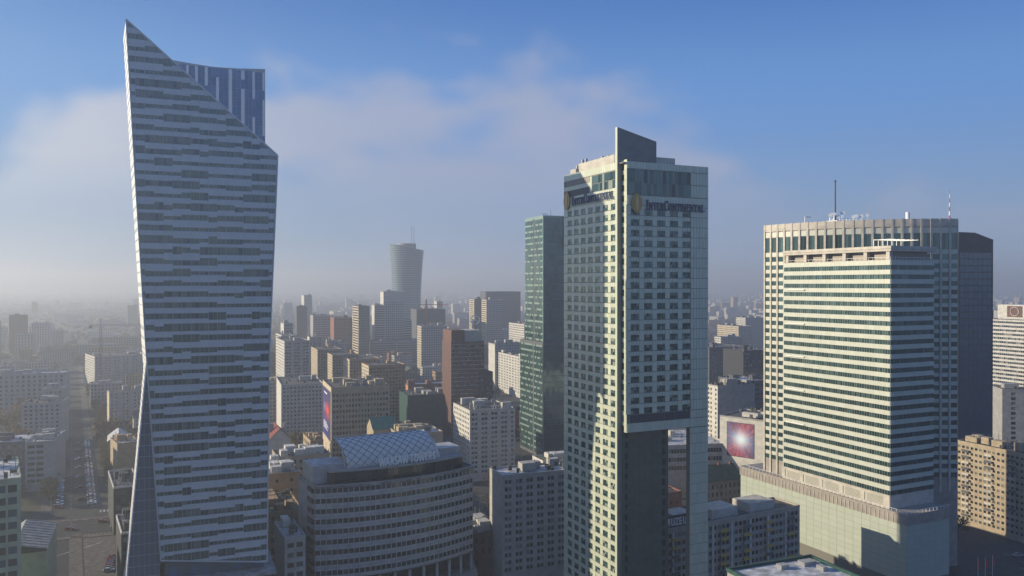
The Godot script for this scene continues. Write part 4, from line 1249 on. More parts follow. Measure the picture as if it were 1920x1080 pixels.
func twin_faced_tower() -> void:
	var t := thing("twin_faced_tower", "pale green hotel tower on a leg with a dark fin at its corner", "tower", Vector3(32.9, 0, -250), 24.8)
	foot.append(footprint(t, 76, 76, 0))
	var body := S.new()
	var top := 152.0
	body.bx(0, 19, 0, top - 0.6, -35, 0)
	body.bx(19, 32.3, 68, top - 0.6, -35, 0)
	commit("body", body, M.mint_joint, t)
	var up := S.new()
	up.bx(1.5, 32.5, 68, top - 0.5, 0.02, 3)
	commit("raised_front", up, M.mint_joint, t)
	var rf := S.new()
	rf.bx(0.2, 32.2, top - 0.6, top - 0.3, -34.8, 2.8)
	commit("roof", rf, M.roof_light, t)
	var leg := S.new()
	leg.bx(25.2, 32.5, 0, 68, 1.2, 3)
	commit("leg", leg, M.mint_joint, t)
	var panel := []
	var dark := []
	var glass := []
	var louvre := []
	var lf := Transform3D(Basis(Vector3(0, 0, 1), Vector3.UP, Vector3(-1, 0, 0)), Vector3(0, 0, -35))
	var ff := Transform3D(Basis(), Vector3(1.5, 0, 3))
	var fl := 3.25
	var put := func(list: Array, f: Transform3D, x0: float, x1: float, y0: float, y1: float, thick: float, tilt := 0.0) -> void:
		var bs := Basis.from_euler(Vector3(rng.randf_range(-tilt, tilt), rng.randf_range(-tilt, tilt), 0)) * Basis.from_scale(Vector3(x1 - x0, y1 - y0, thick))
		list.append(f * Transform3D(bs, Vector3((x0 + x1) / 2, (y0 + y1) / 2, thick / 2)))
	var bay_row := func(f: Transform3D, y: float, x: float, w: float, bays: int, share: float) -> void:
		for c in bays:
			var a := x + c * w
			var p: float = w * (1.0 - share)
			put.call(panel, f, a + 0.05, a + p - 0.05, y + 0.14, y + fl - 0.06, 0.16, 0.004)
			var g: float = w * share / 3.0
			for k in 3:
				put.call(panel, f, a + p + k * g + 0.05, a + p + (k + 1) * g - 0.05, y + 1.98, y + fl - 0.06, 0.14, 0.004)
				put.call(glass, f, a + p + k * g + 0.03, a + p + (k + 1) * g - 0.03, y + 0.12, y + 1.06, 0.05, 0.006)
				put.call(glass, f, a + p + k * g + 0.03, a + p + (k + 1) * g - 0.03, y + 1.11, y + 1.92, 0.05, 0.006)
	var plain_row := func(f: Transform3D, y: float, h: float, x: float, w: float, count: int) -> void:
		for c in count:
			put.call(panel, f, x + c * w / count + 0.04, x + (c + 1) * w / count - 0.05, y + 0.11, y + h - 0.05, 0.15, 0.004)
	# left face
	var y := 4.0
	while y < 139.5:
		if y > 69.0 and y < 72.25:
			plain_row.call(lf, y + 1.9, 1.35, 0.4, 34.2, 24)
			for c in 22: put.call(louvre, lf, 1.2 + c * 1.5, 2.62 + c * 1.5, y + 0.1, y + 1.85, 0.12)
		else:
			plain_row.call(lf, y, fl, 0.2, 1.0, 1)
			bay_row.call(lf, y, 1.2, 4.7, 7, 0.62)
		y += fl
	# head of the left face: sign band, glazing, louvres, parapet
	plain_row.call(lf, 140.5, 3.6, 0.2, 34.4, 24)
	for c in 12: put.call(dark, lf, 2.0 + c * 1.32, 3.25 + c * 1.32, 144.2, 146.1, 0.06, 0.004)
	plain_row.call(lf, 146.2, 1.5, 0.2, 18.0, 13)
	for c in 12: put.call(louvre, lf, 2.0 + c * 1.32, 3.25 + c * 1.32, 147.7, 149.5, 0.12)
	plain_row.call(lf, 144.1, 5.4, 18.0, 1.4, 1)
	for r in 2:
		for c in 12: put.call(glass, lf, 19.6 + c * 1.24, 20.76 + c * 1.24, 144.2 + r * 2.7, 146.7 + r * 2.7, 0.06, 0.004)
	plain_row.call(lf, 149.6, 2.4, 0.2, 34.5, 26)
	# front face
	y = 73.6
	while y < 137.0:
		bay_row.call(ff, y, -0.5, 4.86, 5, 0.63)
		plain_row.call(ff, y, fl, 24.0, 6.9, 6)
		y += fl
	plain_row.call(ff, 68.05, 2.9, 0.05, 30.9, 27)
	for c in 20: put.call(dark, ff, 1.3 + c * 1.12, 2.35 + c * 1.12, 71.0, 73.4, 0.1)
	plain_row.call(ff, 71.0, 2.5, 24.0, 6.9, 6)
	plain_row.call(ff, y, 141.6 - y, 0.05, 30.9, 27)
	for r in 2:
		for c in 20: put.call(glass, ff, 0.3 + c * 1.18, 1.42 + c * 1.18, 141.8 + r * 4.0, 145.6 + r * 4.0, 0.06, 0.004)
		plain_row.call(ff, 141.7 + r * 4.0, 3.95, 24.0, 6.9, 6)
	plain_row.call(ff, 149.7, 2.3, 0.05, 30.9, 27)
	# the sunlit return beside the fin
	var rfc := Transform3D(Basis(Vector3(0, 0, 1), Vector3.UP, Vector3(-1, 0, 0)), Vector3(1.5, 0, 0))
	y = 68.1
	while y < 151.0:
		put.call(panel, rfc, 1.5, 2.95, y, y + fl - 0.06, 0.12)
		put.call(panel, rfc, 0.2, 1.5, y + 1.9, y + fl - 0.06, 0.12)
		put.call(glass, rfc, 0.2, 1.45, y + 0.05, y + 1.85, 0.05)
		y += fl
	# leg
	var legf := Transform3D(Basis(), Vector3(25.2, 0, 3))
	y = 1.0
	while y < 67.0:
		plain_row.call(legf, y, minf(fl, 67.9 - y), 0.05, 7.2, 6)
		y += fl
	pieces(t, "panel", panel, [M.mint_panel, M.mint_panel, M.mint_panel_b])
	pieces(t, "window", glass, [M.mint_glass, M.mint_glass, M.mint_glass, M.mint_glass_b, M.mint_glass_b, M.mint_glass_c, M.mint_blind])
	pieces(t, "louvre", louvre, [M.louvre])
	pieces(t, "dark_louvre", dark, [M.louvre_dark])
	# the lower front under the raised block
	var lower := []
	var lwin := []
	var df := Transform3D(Basis(), Vector3(0, 0, 0))
	y = 0.5
	while y < 67.5:
		for c in 8: put.call(lower, df, 1.5 + c * 2.19, 3.66 + c * 2.19, y, minf(y + fl - 0.03, 67.9), 0.06, 0.002)
		put.call(lwin, df, 2.6, 3.6, y + 0.4, y + 2.4, 0.1)
		put.call(lwin, df, 16.7, 17.9, y + 0.4, y + 2.4, 0.1)
		y += fl
	pieces(t, "base_panel", lower, [M.base_panel])
	pieces(t, "base_window", lwin, [M.mint_glass_c])
	var fin := S.new()
	fin.plate(Transform3D(), PackedVector2Array([Vector2(-0.35, 0), Vector2(1.3, 0), Vector2(1.3, 150), Vector2(14.2, 150), Vector2(14.2, 159.3), Vector2(-0.35, 162.8)]), -0.75, 0.3)
	commit("fin", fin, M.fin, t)
	var tr := S.new()
	tr.bx(-0.42, -0.36, 0, 162.8, -0.8, 0.32)
	commit("fin_edge", tr, M.mint_panel, t)
	var pent := S.new()
	pent.bx(3, 26, top - 0.4, top + 3.6, -30, -6)
	commit("roof_housing", pent, M.pale, t)
	var pen2 := S.new()
	pen2.bx(2, 8, top - 0.4, top + 2.0, -34, -30.2)
	commit("roof_housing", pen2, M.pale, t)
	var gear := S.new()
	for i in 14:
		var px := rng.randf_range(1, 12)
		var pz := rng.randf_range(-33, -2)
		gear.bx(px - 0.4, px + 0.4, top, top + rng.randf_range(1.5, 6), pz - 0.3, pz + 0.3)
	stuff(commit("roof_vents", gear, M.metal, t))
	var pod := S.new()
	pod.bx(-10, 19, 0, 7.5, -34, 8)
	commit("podium", pod, M.roof_light, t)
	var wd := S.new()
	wd.plate(Transform3D(Basis(Vector3(0, 0, -1), Vector3.UP, Vector3(1, 0, 0)), Vector3(12, 0, 0)), PackedVector2Array([Vector2(-9, 0), Vector2(4, 0), Vector2(4, 13), Vector2(-9, 6)]), 0, 13)
	commit("entrance_canopy", wd, M.roof_light, t)
	# the signs hang on the two faces
	for k in 2:
		var s := thing("hotel_sign", ["hotel sign in blue letters with a gold disc on the shaded right face", "hotel sign in blue letters with a gold disc on the sunlit left face"][k], "sign", t.position, 24.8, "hotel signs")
		var f: Transform3D = [ff * Transform3D(Basis(), Vector3(6.6, 137.2, 0.35)), lf * Transform3D(Basis(), Vector3(6.3, 140.9, 0.35))][k]
		var wide: float = [22.6, 27.0][k]
		sign_text("letter_run", [["I", 1.3], ["NTER", 1.0], ["C", 1.3], ["ONTINENTAL", 1.0]], f, wide, 3.1, M.sign_blue, s)
		var disc := S.new()
		var rim := S.new()
		var half: float = [2.0, 2.1][k]
		for q in [[1.0, disc, 0.0, 0.4], [0.28, rim, 0.4, 0.55]]:
			var pts := PackedVector2Array()
			for i in 28:
				var a := TAU * i / 28
				var lens := sin(a)
				pts.append(Vector2(cos(a) * half * (1.0 - 0.25 * absf(lens) * absf(lens)) * q[0], lens * 3.1 * (1.0 if q[0] > 0.5 else 0.8)))
			(q[1] as S).plate(f * Transform3D(Basis(), Vector3(-3.4, 1.9, -0.1)), pts, q[2], q[3])
		commit("emblem_disc", disc, M.gold, s)
		commit("emblem_line", rim, M.gold_light, s)


func stone_tower() -> void:
	var yaw := 25.5
	var t := thing("stone_tower", "broad banded office tower with a curved stone rear wing and roof masts", "tower", Vector3(141.3, 0, -300), yaw)
	foot.append(footprint(t, 140, 160, 0))
	var glass := []
	var band := []
	var W := 23.8
	var D := 54.0
	var body := S.new()
	body.bx(0, W, 29, 122.3, -D, 0)
	commit("body", body, M.celadon, t)
	var lf := Transform3D(Basis(Vector3(0, 0, 1), Vector3.UP, Vector3(-1, 0, 0)), Vector3(0, 0, -D))
	var ff := Transform3D()
	var fl := 3.52
	var put := func(list: Array, f: Transform3D, x0: float, x1: float, y0: float, y1: float, thick: float, tilt := 0.0) -> void:
		var bs := Basis.from_euler(Vector3(rng.randf_range(-tilt, tilt), rng.randf_range(-tilt, tilt), 0)) * Basis.from_scale(Vector3(x1 - x0, y1 - y0, thick))
		list.append(f * Transform3D(bs, Vector3((x0 + x1) / 2, (y0 + y1) / 2, thick / 2)))
	var y := 35.0
	while y < 121.0:
		for k in [[lf, D, 46], [ff, W, 20]]:
			var n: int = k[2]
			var w: float = k[1] / n
			for c in n:
				put.call(glass, k[0], c * w + 0.07, (c + 1) * w - 0.07, y, y + 1.72, 0.06, 0.003)
			for c in n / 2:
				put.call(band, k[0], c * w * 2 + 0.02, (c + 1) * w * 2 - 0.02, y + 1.76, y + fl - 0.04, 0.22, 0.0015)
		y += fl
	pieces(t, "window", glass, [M.stone_glass, M.stone_glass, M.stone_glass_b, M.stone_glass_c])
	pieces(t, "band_panel", band, [M.celadon, M.celadon, M.celadon_b, M.celadon_c])
	# open top storey with piers under a pale cornice
	var st := S.new()
	st.bx(-0.1, W + 0.1, 122.3, 123.2, -D - 0.1, 0.1)
	st.bx(-0.7, W + 0.7, 126.4, 128.4, -D, 0.7)
	st.bx(-0.9, W + 0.9, 127.3, 127.9, -D - 0.2, 0.9)
	commit("cornice", st, M.granite_light, t)
	var core := S.new()
	core.bx(2.2, W - 1.0, 123.2, 126.5, -D + 1, -2.2)
	commit("top_storey", core, M.louvre, t)
	for i in 6:
		var p := S.new()
		var z := -1.0 - i * 10.2
		p.bx(-0.3, 1.3, 123.2, 126.4, z - 0.8, z + 0.8)
		commit("pier", p, M.granite_light, t)
	var rl := S.new()
	rl.bx(-0.05, 0.05, 124.1, 124.2, -D, 0)
	rl.bx(0, W, 124.1, 124.2, -0.05, 0.05)
	for i in 28: rl.bx(-0.04, 0.04, 123.2, 124.1, -i * 2.0 - 0.04, -i * 2.0 + 0.04)
	for i in 12: rl.bx(0.5 + i * 2.0, 0.6 + i * 2.0, 123.2, 124.1, -0.04, 0.04)
	# pergola frame on its roof
	for i in 7:
		rl.bx(W - 14 + i * 2.6, W - 13.8 + i * 2.6, 128.4, 131.6, -16, -15.8)
		rl.bx(W - 14 + i * 2.6, W - 13.8 + i * 2.6, 131.4, 131.6, -16, -8)
	rl.bx(W - 14, W + 2, 131.6, 131.8, -16, -15.8)
	stuff(commit("railing", rl, M.metal_white, t))
	# louvred openings between the banded block and the podium
	var pl := S.new()
	for i in 6:
		var z0 := -1.0 - i * 10.4
		pl.bx(-0.25, 0.15, 29.5, 34.9, z0 - 1.9, z0 + (1.0 if i == 0 else 0.0))
	pl.bx(-0.3, 0.12, 33.9, 34.95, -D, -0.01)
	pl.bx(0.0, W, 29.5, 34.9, 0.0, 0.2)
	pl.bx(-0.3, 0.1, 29.5, 30.6, -D, -0.02)
	commit("louvre_frame", pl, M.granite_light, t)
	var lv := []
	for i in 5:
		for j in 6:
			put.call(lv, lf, 5.0 + i * 10.4 - 3.0, 5.0 + i * 10.4 + 4.6, 30.8 + j * 0.52, 31.05 + j * 0.52, 0.2)
	pieces(t, "louvre", lv, [M.granite])
	# curved rear wing
	var a := Vector2(2.7, -68.5)
	var c := Vector2(46.1, -5.7)
	var sag := 12.0
	var m := (a + c) / 2
	var nrm := Vector2(-(c - a).y, (c - a).x).normalized()
	if nrm.dot(Vector2(-1, 1)) < 0: nrm = -nrm
	var half := a.distance_to(c) / 2
	var R := (half * half + sag * sag) / (2 * sag)
	var ctr := m - nrm * (R - sag)
	var a0 := (a - ctr).angle()
	var a1 := (c - ctr).angle()
	if absf(a1 - a0) > PI: a1 += TAU * signf(a0 - a1)
	var cols := 22
	var plan := PackedVector2Array()
	for i in cols + 1:
		plan.append(ctr + Vector2.from_angle(lerpf(a0, a1, i / float(cols))) * R)
	var back := plan.duplicate()
	back.append(c + Vector2(2, -34))
	back.append(a + Vector2(12, 3))
	var rear := S.new()
	var H := 140.5
	rear.prism(back, 0, H - 0.4)
	commit("rear_wing", rear, M.granite, t)
	var wins := []
	var spand := []
	var piers := []
	for i in cols:
		var f := between(plan[i], plan[i + 1])
		var w := plan[i].distance_to(plan[i + 1])
		var yy := 36.0
		while yy < 122.0:
			put.call(wins, f, w * 0.17, w * 0.88, yy, yy + 1.85, 0.05, 0.003)
			put.call(spand, f, w * 0.17, w * 0.88, yy + 1.9, yy + fl - 0.05, 0.12)
			yy += fl
		put.call(spand, f, w * 0.17, w * 0.88, 126.2, 128.0, 0.12)
		put.call(wins, f, w * 0.17, w * 0.50, 128.2, 134.6, 0.05, 0.003)
		put.call(wins, f, w * 0.53, w * 0.88, 128.2, 134.6, 0.05, 0.003)
		put.call(wins, f, w * 0.17, w * 0.88, 123.6, 126.0, 0.05, 0.003)
		put.call(spand, f, w * 0.17, w * 0.88, 134.8, 137.0, 0.12)
		put.call(piers, f, -w * 0.10, w * 0.13, 30.0, H + 0.1, 0.45)
		put.call(piers, f, w * 0.13, w * 0.90, 137.4, H, 0.3)
	pieces(t, "rear_window", wins, [M.stone_glass, M.stone_glass_b, M.stone_glass_c])
	pieces(t, "spandrel", spand, [M.celadon])
	pieces(t, "stone_pier", piers, [M.granite_light])
	# podium
	var pod := S.new()
	pod.bx(-1, 22, 0, 25.9, -80, 8)
	commit("podium", pod, M.mint_joint, t)
	var pb := S.new()
	pb.bx(-1.35, 22.3, 25.9, 29.6, -80.3, 8.3)
	pb.bx(-1.5, 22.5, 29.0, 29.9, -80.5, 8.5)
	commit("podium_band", pb, M.granite, t)
	var pp := []
	var plf := Transform3D(Basis(Vector3(0, 0, 1), Vector3.UP, Vector3(-1, 0, 0)), Vector3(-1, 0, -80))
	var pff := Transform3D(Basis(), Vector3(-1, 0, 8))
	for r in 9:
		for k in 22: put.call(pp, plf, k * 4.0 + 0.04, k * 4.0 + 3.96, 5.0 + r * 2.32, 7.24 + r * 2.32, 0.1, 0.001)
		for k in 6: put.call(pp, pff, k * 3.83 + 0.04, k * 3.83 + 3.79, 5.0 + r * 2.32, 7.24 + r * 2.32, 0.1, 0.001)
	pieces(t, "podium_panel", pp, [M.pod_panel, M.pod_panel, M.pod_panel_b])
	var ps := []
	for k in 44: put.call(ps, plf, k * 2.0 + 0.2, k * 2.0 + 0.5, 25.95, 29.0, 0.55)
	pieces(t, "frieze_rib", ps, [M.granite_light])
	var pr := S.new()
	for k in 40: pr.bx(-1.3, -1.2, 29.9, 31.0, -k * 2.1 + 7.9, -k * 2.1 + 8.0)
	for k in 12: pr.bx(-1 + k * 2.0, -0.9 + k * 2.0, 29.9, 31.0, 8.1, 8.2)
	pr.bx(-1.3, -1.2, 31.0, 31.1, -76, 8.2)
	pr.bx(-1.2, 22.3, 31.0, 31.1, 8.1, 8.2)
	stuff(commit("terrace_railing", pr, M.metal_white, t))
	# cleaning cradles hanging down the sunlit face
	for q in [[-52.0, 111.4], [-52.0, 97.0], [-52.0, 83.2], [-52.0, 69.0], [-52.0, 54.6]]:
		var cr := S.new()
		cr.bx(-0.75, -0.28, q[1], q[1] + 0.35, q[0], q[0] + 10)
		for k in 6: cr.bx(-0.75, -0.7, q[1] + 0.35, q[1] + 0.9, q[0] + k * 2, q[0] + k * 2 + 0.06)
		commit("rail_beam", cr, M.metal_white, t)
	# roof plant
	var rg := S.new()
	var q := Vector3(22, H, -42)
	rg.bx(14, 34, H - 0.4, H + 0.6, -56, -38)
	for k in 9: rg.bx(16 + k * 2, 16.15 + k * 2, H, H + 2.2, -44, -43.8)
	rg.bx(16, 32.2, H + 2.1, H + 2.25, -44, -43.8)
	stuff(commit("roof_frame", rg, M.metal_white, t))
	for k in 12:
		var dish := S.new()
		var p := Vector3(15.5 + k * 1.7 + (4.0 if k > 5 else 0.0), H + 2.0 + 2.5 * rng.randf(), -43.0 - rng.randf() * 2)
		dish.tube(Vector3(p.x, H, p.z), p, 0.1, 0.08, 5)
		dish.tube(p, p + Vector3(-0.3, 0.1, 0.35), 0.2, 0.75, 10)
		commit("dish_aerial", dish, M.metal_white, t)
	for k in [[a + Vector2(14, 10), 3.5], [a + Vector2(22, 19), 3.5]]:
		var dv := S.new()
		var g: Vector2 = k[0]
		dv.bx(g.x - 0.15, g.x + 0.15, H, H + k[1], g.y - 0.15, g.y + 0.15)
		dv.bx(g.x, g.x + 3.4, H + k[1], H + k[1] + 0.3, g.y - 0.15, g.y + 0.15)
		commit("davit", dv, M.metal, t)
	var base := t.transform
	var mast := thing("roof_mast", "tall dark mast standing on the stone tower roof among white dishes", "mast", base * Vector3(19.5, H - 0.3, -44), yaw)
	var ms := S.new()
	ms.tube(Vector3.ZERO, Vector3(0, 18.6, 0), 0.32, 0.26, 8)
	commit("pole", ms, M.metal_dark, mast)
	var mh := S.new()
	mh.bx(-0.9, 0.4, 18.3, 18.7, -0.3, 0.3)
	commit("head", mh, M.metal_dark, mast)
	var lm := thing("roof_mast", "thin lattice mast right of the white dishes on the stone tower", "mast", base * Vector3(35, H - 0.3, -40), yaw)
	var ls := S.new()
	for k in 8:
		ls.bar(Vector3(-0.25, k, 0), Vector3(0.25, k + 1, 0), 0.07)
	ls.tube(Vector3(-0.25, 0, 0), Vector3(-0.1, 9, 0), 0.06, 0.03, 5)
	ls.tube(Vector3(0.25, 0, 0), Vector3(0.1, 8, 0), 0.06, 0.03, 5)
	commit("lattice", ls, M.metal, lm)
	var rm := thing("roof_mast", "red and white banded mast on the stone tower's right roof corner", "mast", base * Vector3(44.6, H - 0.3, -8.5), yaw)
	for k in 7:
		var seg := S.new()
		seg.tube(Vector3(0, k * 1.75, 0), Vector3(0, k * 1.75 + 1.75, 0), 0.28 - k * 0.03, 0.25 - k * 0.03, 8)
		commit("mast_section", seg, M.red_paint if k % 2 == 0 else M.metal_white, rm)
	var pb2 := S.new()
	pb2.tube(Vector3(32, H, -18), Vector3(32, H + 3.0, -18), 0.8, 0.8, 12)
	commit("flue", pb2, M.metal_white, t)
	# flags at the foot
	for k in 3:
		var fp := thing("flag_pole", ["leftmost red-tipped flag pole before the stone tower", "middle flag pole before the stone tower", "rightmost flag pole with a red flag before the stone tower"][k], "flag pole", base * Vector3(30 + k * 4.2, 0, 14), yaw, "flag poles")
		var fs := S.new()
		fs.tube(Vector3.ZERO, Vector3(0, 11.5, 0), 0.1, 0.06, 6)
		commit("pole", fs, M.metal_white, fp)
		var fg := S.new()
		for j in 6:
			var x0 := 0.06 + j * 0.16
			var zz := sin(j * 1.4) * 0.16
			var zn := sin((j + 1) * 1.4) * 0.16
			fg.quad(Vector3(x0, 7.4 - j * 0.12, zz), Vector3(x0 + 0.16, 7.3 - j * 0.12, zn), Vector3(x0 + 0.16, 11.0 - j * 0.25, zn), Vector3(x0, 11.2 - j * 0.25, zz))
		commit("flag", fg, M.red_paint, fp)


func curved_office() -> void:
	var t := thing("curved_office", "grey office building with a long curved front and a lattice glass vault on top", "office building", Vector3(-66.3, 0, -270), 30)
	foot.append(PackedVector2Array([Vector2(-75, -262), Vector2(-10, -295), Vector2(-22, -330), Vector2(-84, -295)]))
	var L := 59.7
	var sag := 5.5
	var n := 33
	var R := (L * L / 4 + sag * sag) / (2 * sag)
	var ctr := Vector2(L / 2, sag - R)
	var half := asin(L / 2 / R)
	var plan := PackedVector2Array()
	for i in n + 1:
		var a := lerpf(-half, half, i / float(n))
		plan.append(ctr + Vector2(sin(a), cos(a)) * R)
	var st := S.new()
	var wins := []
	var fl := 3.48
	var y0 := 14.6
	for i in n:
		var f := between(plan[i], plan[i + 1])
		var w := plan[i].distance_to(plan[i + 1])
		for r in 9:
			var y := y0 + r * fl - (0.2 if r == 0 else 0.0)
			var b0 := y0 + r * fl + 1.0
			hole(st, f, 0, y, w, y0 + (r + 1) * fl, w * 0.07, b0, w * 0.93, b0 + 1.66, 0.3)
			wins.append(pane_at(f, w / 2, b0 + 0.83, w * 0.9, 1.72, -0.26, 0.012))
	var back := plan.duplicate()
	back.append(Vector2(L + 1, -17))
	back.append(Vector2(-1.0, -17))
	for i in range(n, n + 3):
		var p := back[i]
		var q := back[(i + 1) % back.size()]
		st.quad(Vector3(p.x, 0, p.y), Vector3(q.x, 0, q.y), Vector3(q.x, 45.9, q.y), Vector3(p.x, 45.9, p.y))
	commit("wall", st, M.office_panel, t)
	pieces(t, "window", wins, [M.glass_a, M.glass_a, M.glass_a, M.glass_b, M.glass_c, M.mint_glass])
	# joints between the cladding panels
	var jt := S.new()
	for i in n:
		var f := between(plan[i], plan[i + 1])
		var w := plan[i].distance_to(plan[i + 1])
		if i % 2 == 0:
			for r in 10:
				jt.box(f * Transform3D(Basis.from_scale(Vector3(0.05, 1.7, 0.02)), Vector3(0.03, y0 + r * fl - 0.2, 0.005)))
		for r in 9:
			jt.box(f * Transform3D(Basis.from_scale(Vector3(w, 0.04, 0.02)), Vector3(w / 2, y0 + r * fl + 0.02, 0.005)))
	stuff(commit("panel_joint", jt, M.slate, t))
	var deck := S.new()
	deck.prism(back, 45.2, 45.6)
	commit("roof", deck, M.roof, t)
	var sof := S.new()
	sof.prism(back, y0 - 0.6, y0 - 0.2)
	commit("soffit", sof, M.roof, t)
	var cope := S.new()
	for i in n: cope.bar(Vector3(plan[i].x, 46.0, plan[i].y), Vector3(plan[i + 1].x, 46.0, plan[i + 1].y), 0.5)
	cope.bar(Vector3(-1, 46, -17), Vector3(0, 46, 0), 0.5)
	cope.bar(Vector3(L + 1, 46, -17), Vector3(L, 46, 0), 0.5)
	commit("coping", cope, M.cool, t)
	# fins on the shaded left end
	var fn := []
	for r in 9: fn.append(Transform3D(Basis.from_scale(Vector3(1.0, 1.4, 6.0)), Vector3(-0.35, y0 + r * fl + 1.8, -3.6)))
	pieces(t, "side_window", fn, [M.glass_a])
	# set-back glazed storey with its roof edge, housings and the barrel vault
	var up := []
	var us := S.new()
	var inner := PackedVector2Array()
	for p in plan: inner.append(p + Vector2(0, -3.2))
	var k0 := 3
	for i in range(k0, n - 2):
		var f := between(inner[i], inner[i + 1])
		var w := inner[i].distance_to(inner[i + 1])
		up.append(pane_at(f, w / 2, 47.7, w - 0.06, 3.9, 0.0, 0.02))
		us.box(f * Transform3D(Basis.from_scale(Vector3(w, 0.6, 1.2)), Vector3(w / 2, 50.0, -0.3)))
	pieces(t, "storey_window", up, [M.mint_glass_c, M.glass_a, M.glass_b])
	us.bx(k0 * 1.8, L - 4, 49.6, 50.15, -15, -1.2)
	commit("storey_roof", us, M.cool, t)
	var core := S.new()
	core.bx(k0 * 1.8, L - 3.6, 45.5, 49.6, -15, -3.4)
	commit("storey_core", core, M.slate, t)
	var hs := S.new()
	hs.bx(0.4, 13, 45.5, 51.6, -16.4, -4.0)
	commit("roof_housing", hs, M.office_panel, t)
	var hs2 := S.new()
	hs2.bx(L - 11, L - 2, 45.5, 52.6, -16.4, -6.0)
	commit("roof_housing", hs2, M.office_panel, t)
	var hr := S.new()
	hr.bx(0.8, 12.6, 51.6, 51.8, -16.0, -4.4)
	commit("housing_roof", hr, M.roof_frost, t)
	# vault: an arc leaning back, glazed, with a diagonal lattice
	var x0 := 11.0
	var x1 := 45.5
	var cz := -15.0
	var cy := 50.2
	var rz := 12.2
	var ry := 8.4
	var at := func(x: float, s: float) -> Vector3:
		var skew: float = (1.0 - s) * 0.0
		return Vector3(x + skew, cy + sin(s * PI * 0.5) * ry, cz + cos(s * PI * 0.5) * rz)
	var gv := S.new()
	var m := 14
	for i in m:
		var s0 := i / float(m)
		var s1 := (i + 1) / float(m)
		var e0 := x0 + s0 * -1.0
		var e1 := x0 + s1 * -1.0
		gv.quad(at.call(e0 + 1.2, s0), at.call(x1 + 2.0 - s0 * 2.0, s0), at.call(x1 + 2.0 - s1 * 2.0, s1), at.call(e1 + 1.2, s1))
	commit("vault_glass", gv, M.vault, t)
	var lt := S.new()
	for d in 2:
		for k in range(-5, 14):
			var prev := Vector3.ZERO
			var has := false
			for i in m + 1:
				var s := i / float(m)
				var x: float = x0 + k * 3.1 + (s * 15.0 if d == 0 else (1.0 - s) * 15.0)
				if x < x0 + 0.2 or x > x1:
					has = false
					continue
				var p: Vector3 = at.call(x, s) * 1.0 + Vector3(0, 0.08, 0.08)
				if has: lt.bar(prev, p, 0.11)
				prev = p
				has = true
	stuff(commit("vault_lattice", lt, M.slate, t))
	var ve := S.new()
	for i in m:
		for x in [x0 + 0.3, x1 + 0.4]: ve.bar(at.call(x, i / float(m)), at.call(x, (i + 1) / float(m)), 0.35)
	ve.quad(at.call(x1 + 0.3, 0.0), Vector3(x1 + 0.3, cy, cz), at.call(x1 + 0.3, 1.0), at.call(x1 + 0.3, 0.5))
	ve.bar(at.call(x0, 1.0), at.call(x1, 1.0), 0.35)
	commit("vault_rim", ve, M.office_panel, t)
	# colonnade and terrace below the curve
	var bs := S.new()
	bs.bx(2, L - 2, 0, y0 - 0.6, -16, -4)
	commit("ground_storey", bs, M.glass_a, t)
	for i in 12:
		var c := S.new()
		var p := plan[mini(n, i * 3)] + Vector2(0, -1.4)
		c.tube(Vector3(p.x, 0, p.y), Vector3(p.x, y0 - 0.2, p.y), 0.55, 0.55, 10)
		commit("column", c, M.office_panel, t)
	var te := S.new()
	var tp := PackedVector2Array()
	for i in range(0, n + 1, 3): tp.append(plan[i] + Vector2(0, 4))
	tp.append(Vector2(L + 6, -12))
	tp.append(Vector2(L, -14))
	tp.append(Vector2(0, -14))
	te.prism(tp, 0, 7.2)
	commit("terrace", te, M.granite, t)
	var s := thing("roof_sign", "row of large pale letters standing along the curved office's roof edge", "sign", t.position, 30)
	sign_text("letter_run", [["WARSAW TOWERS", 1.0]], Transform3D(Basis(Vector3.UP, deg_to_rad(4)), Vector3(22.2, 50.3, 1.2)), 22.5, 3.0, M.letter, s, "Droid Sans", 0.35)
	var br := S.new()
	br.bx(22, 45, 50.15, 50.35, 0.2, 0.4)
	commit("sign_rail", br, M.metal_dark, s)


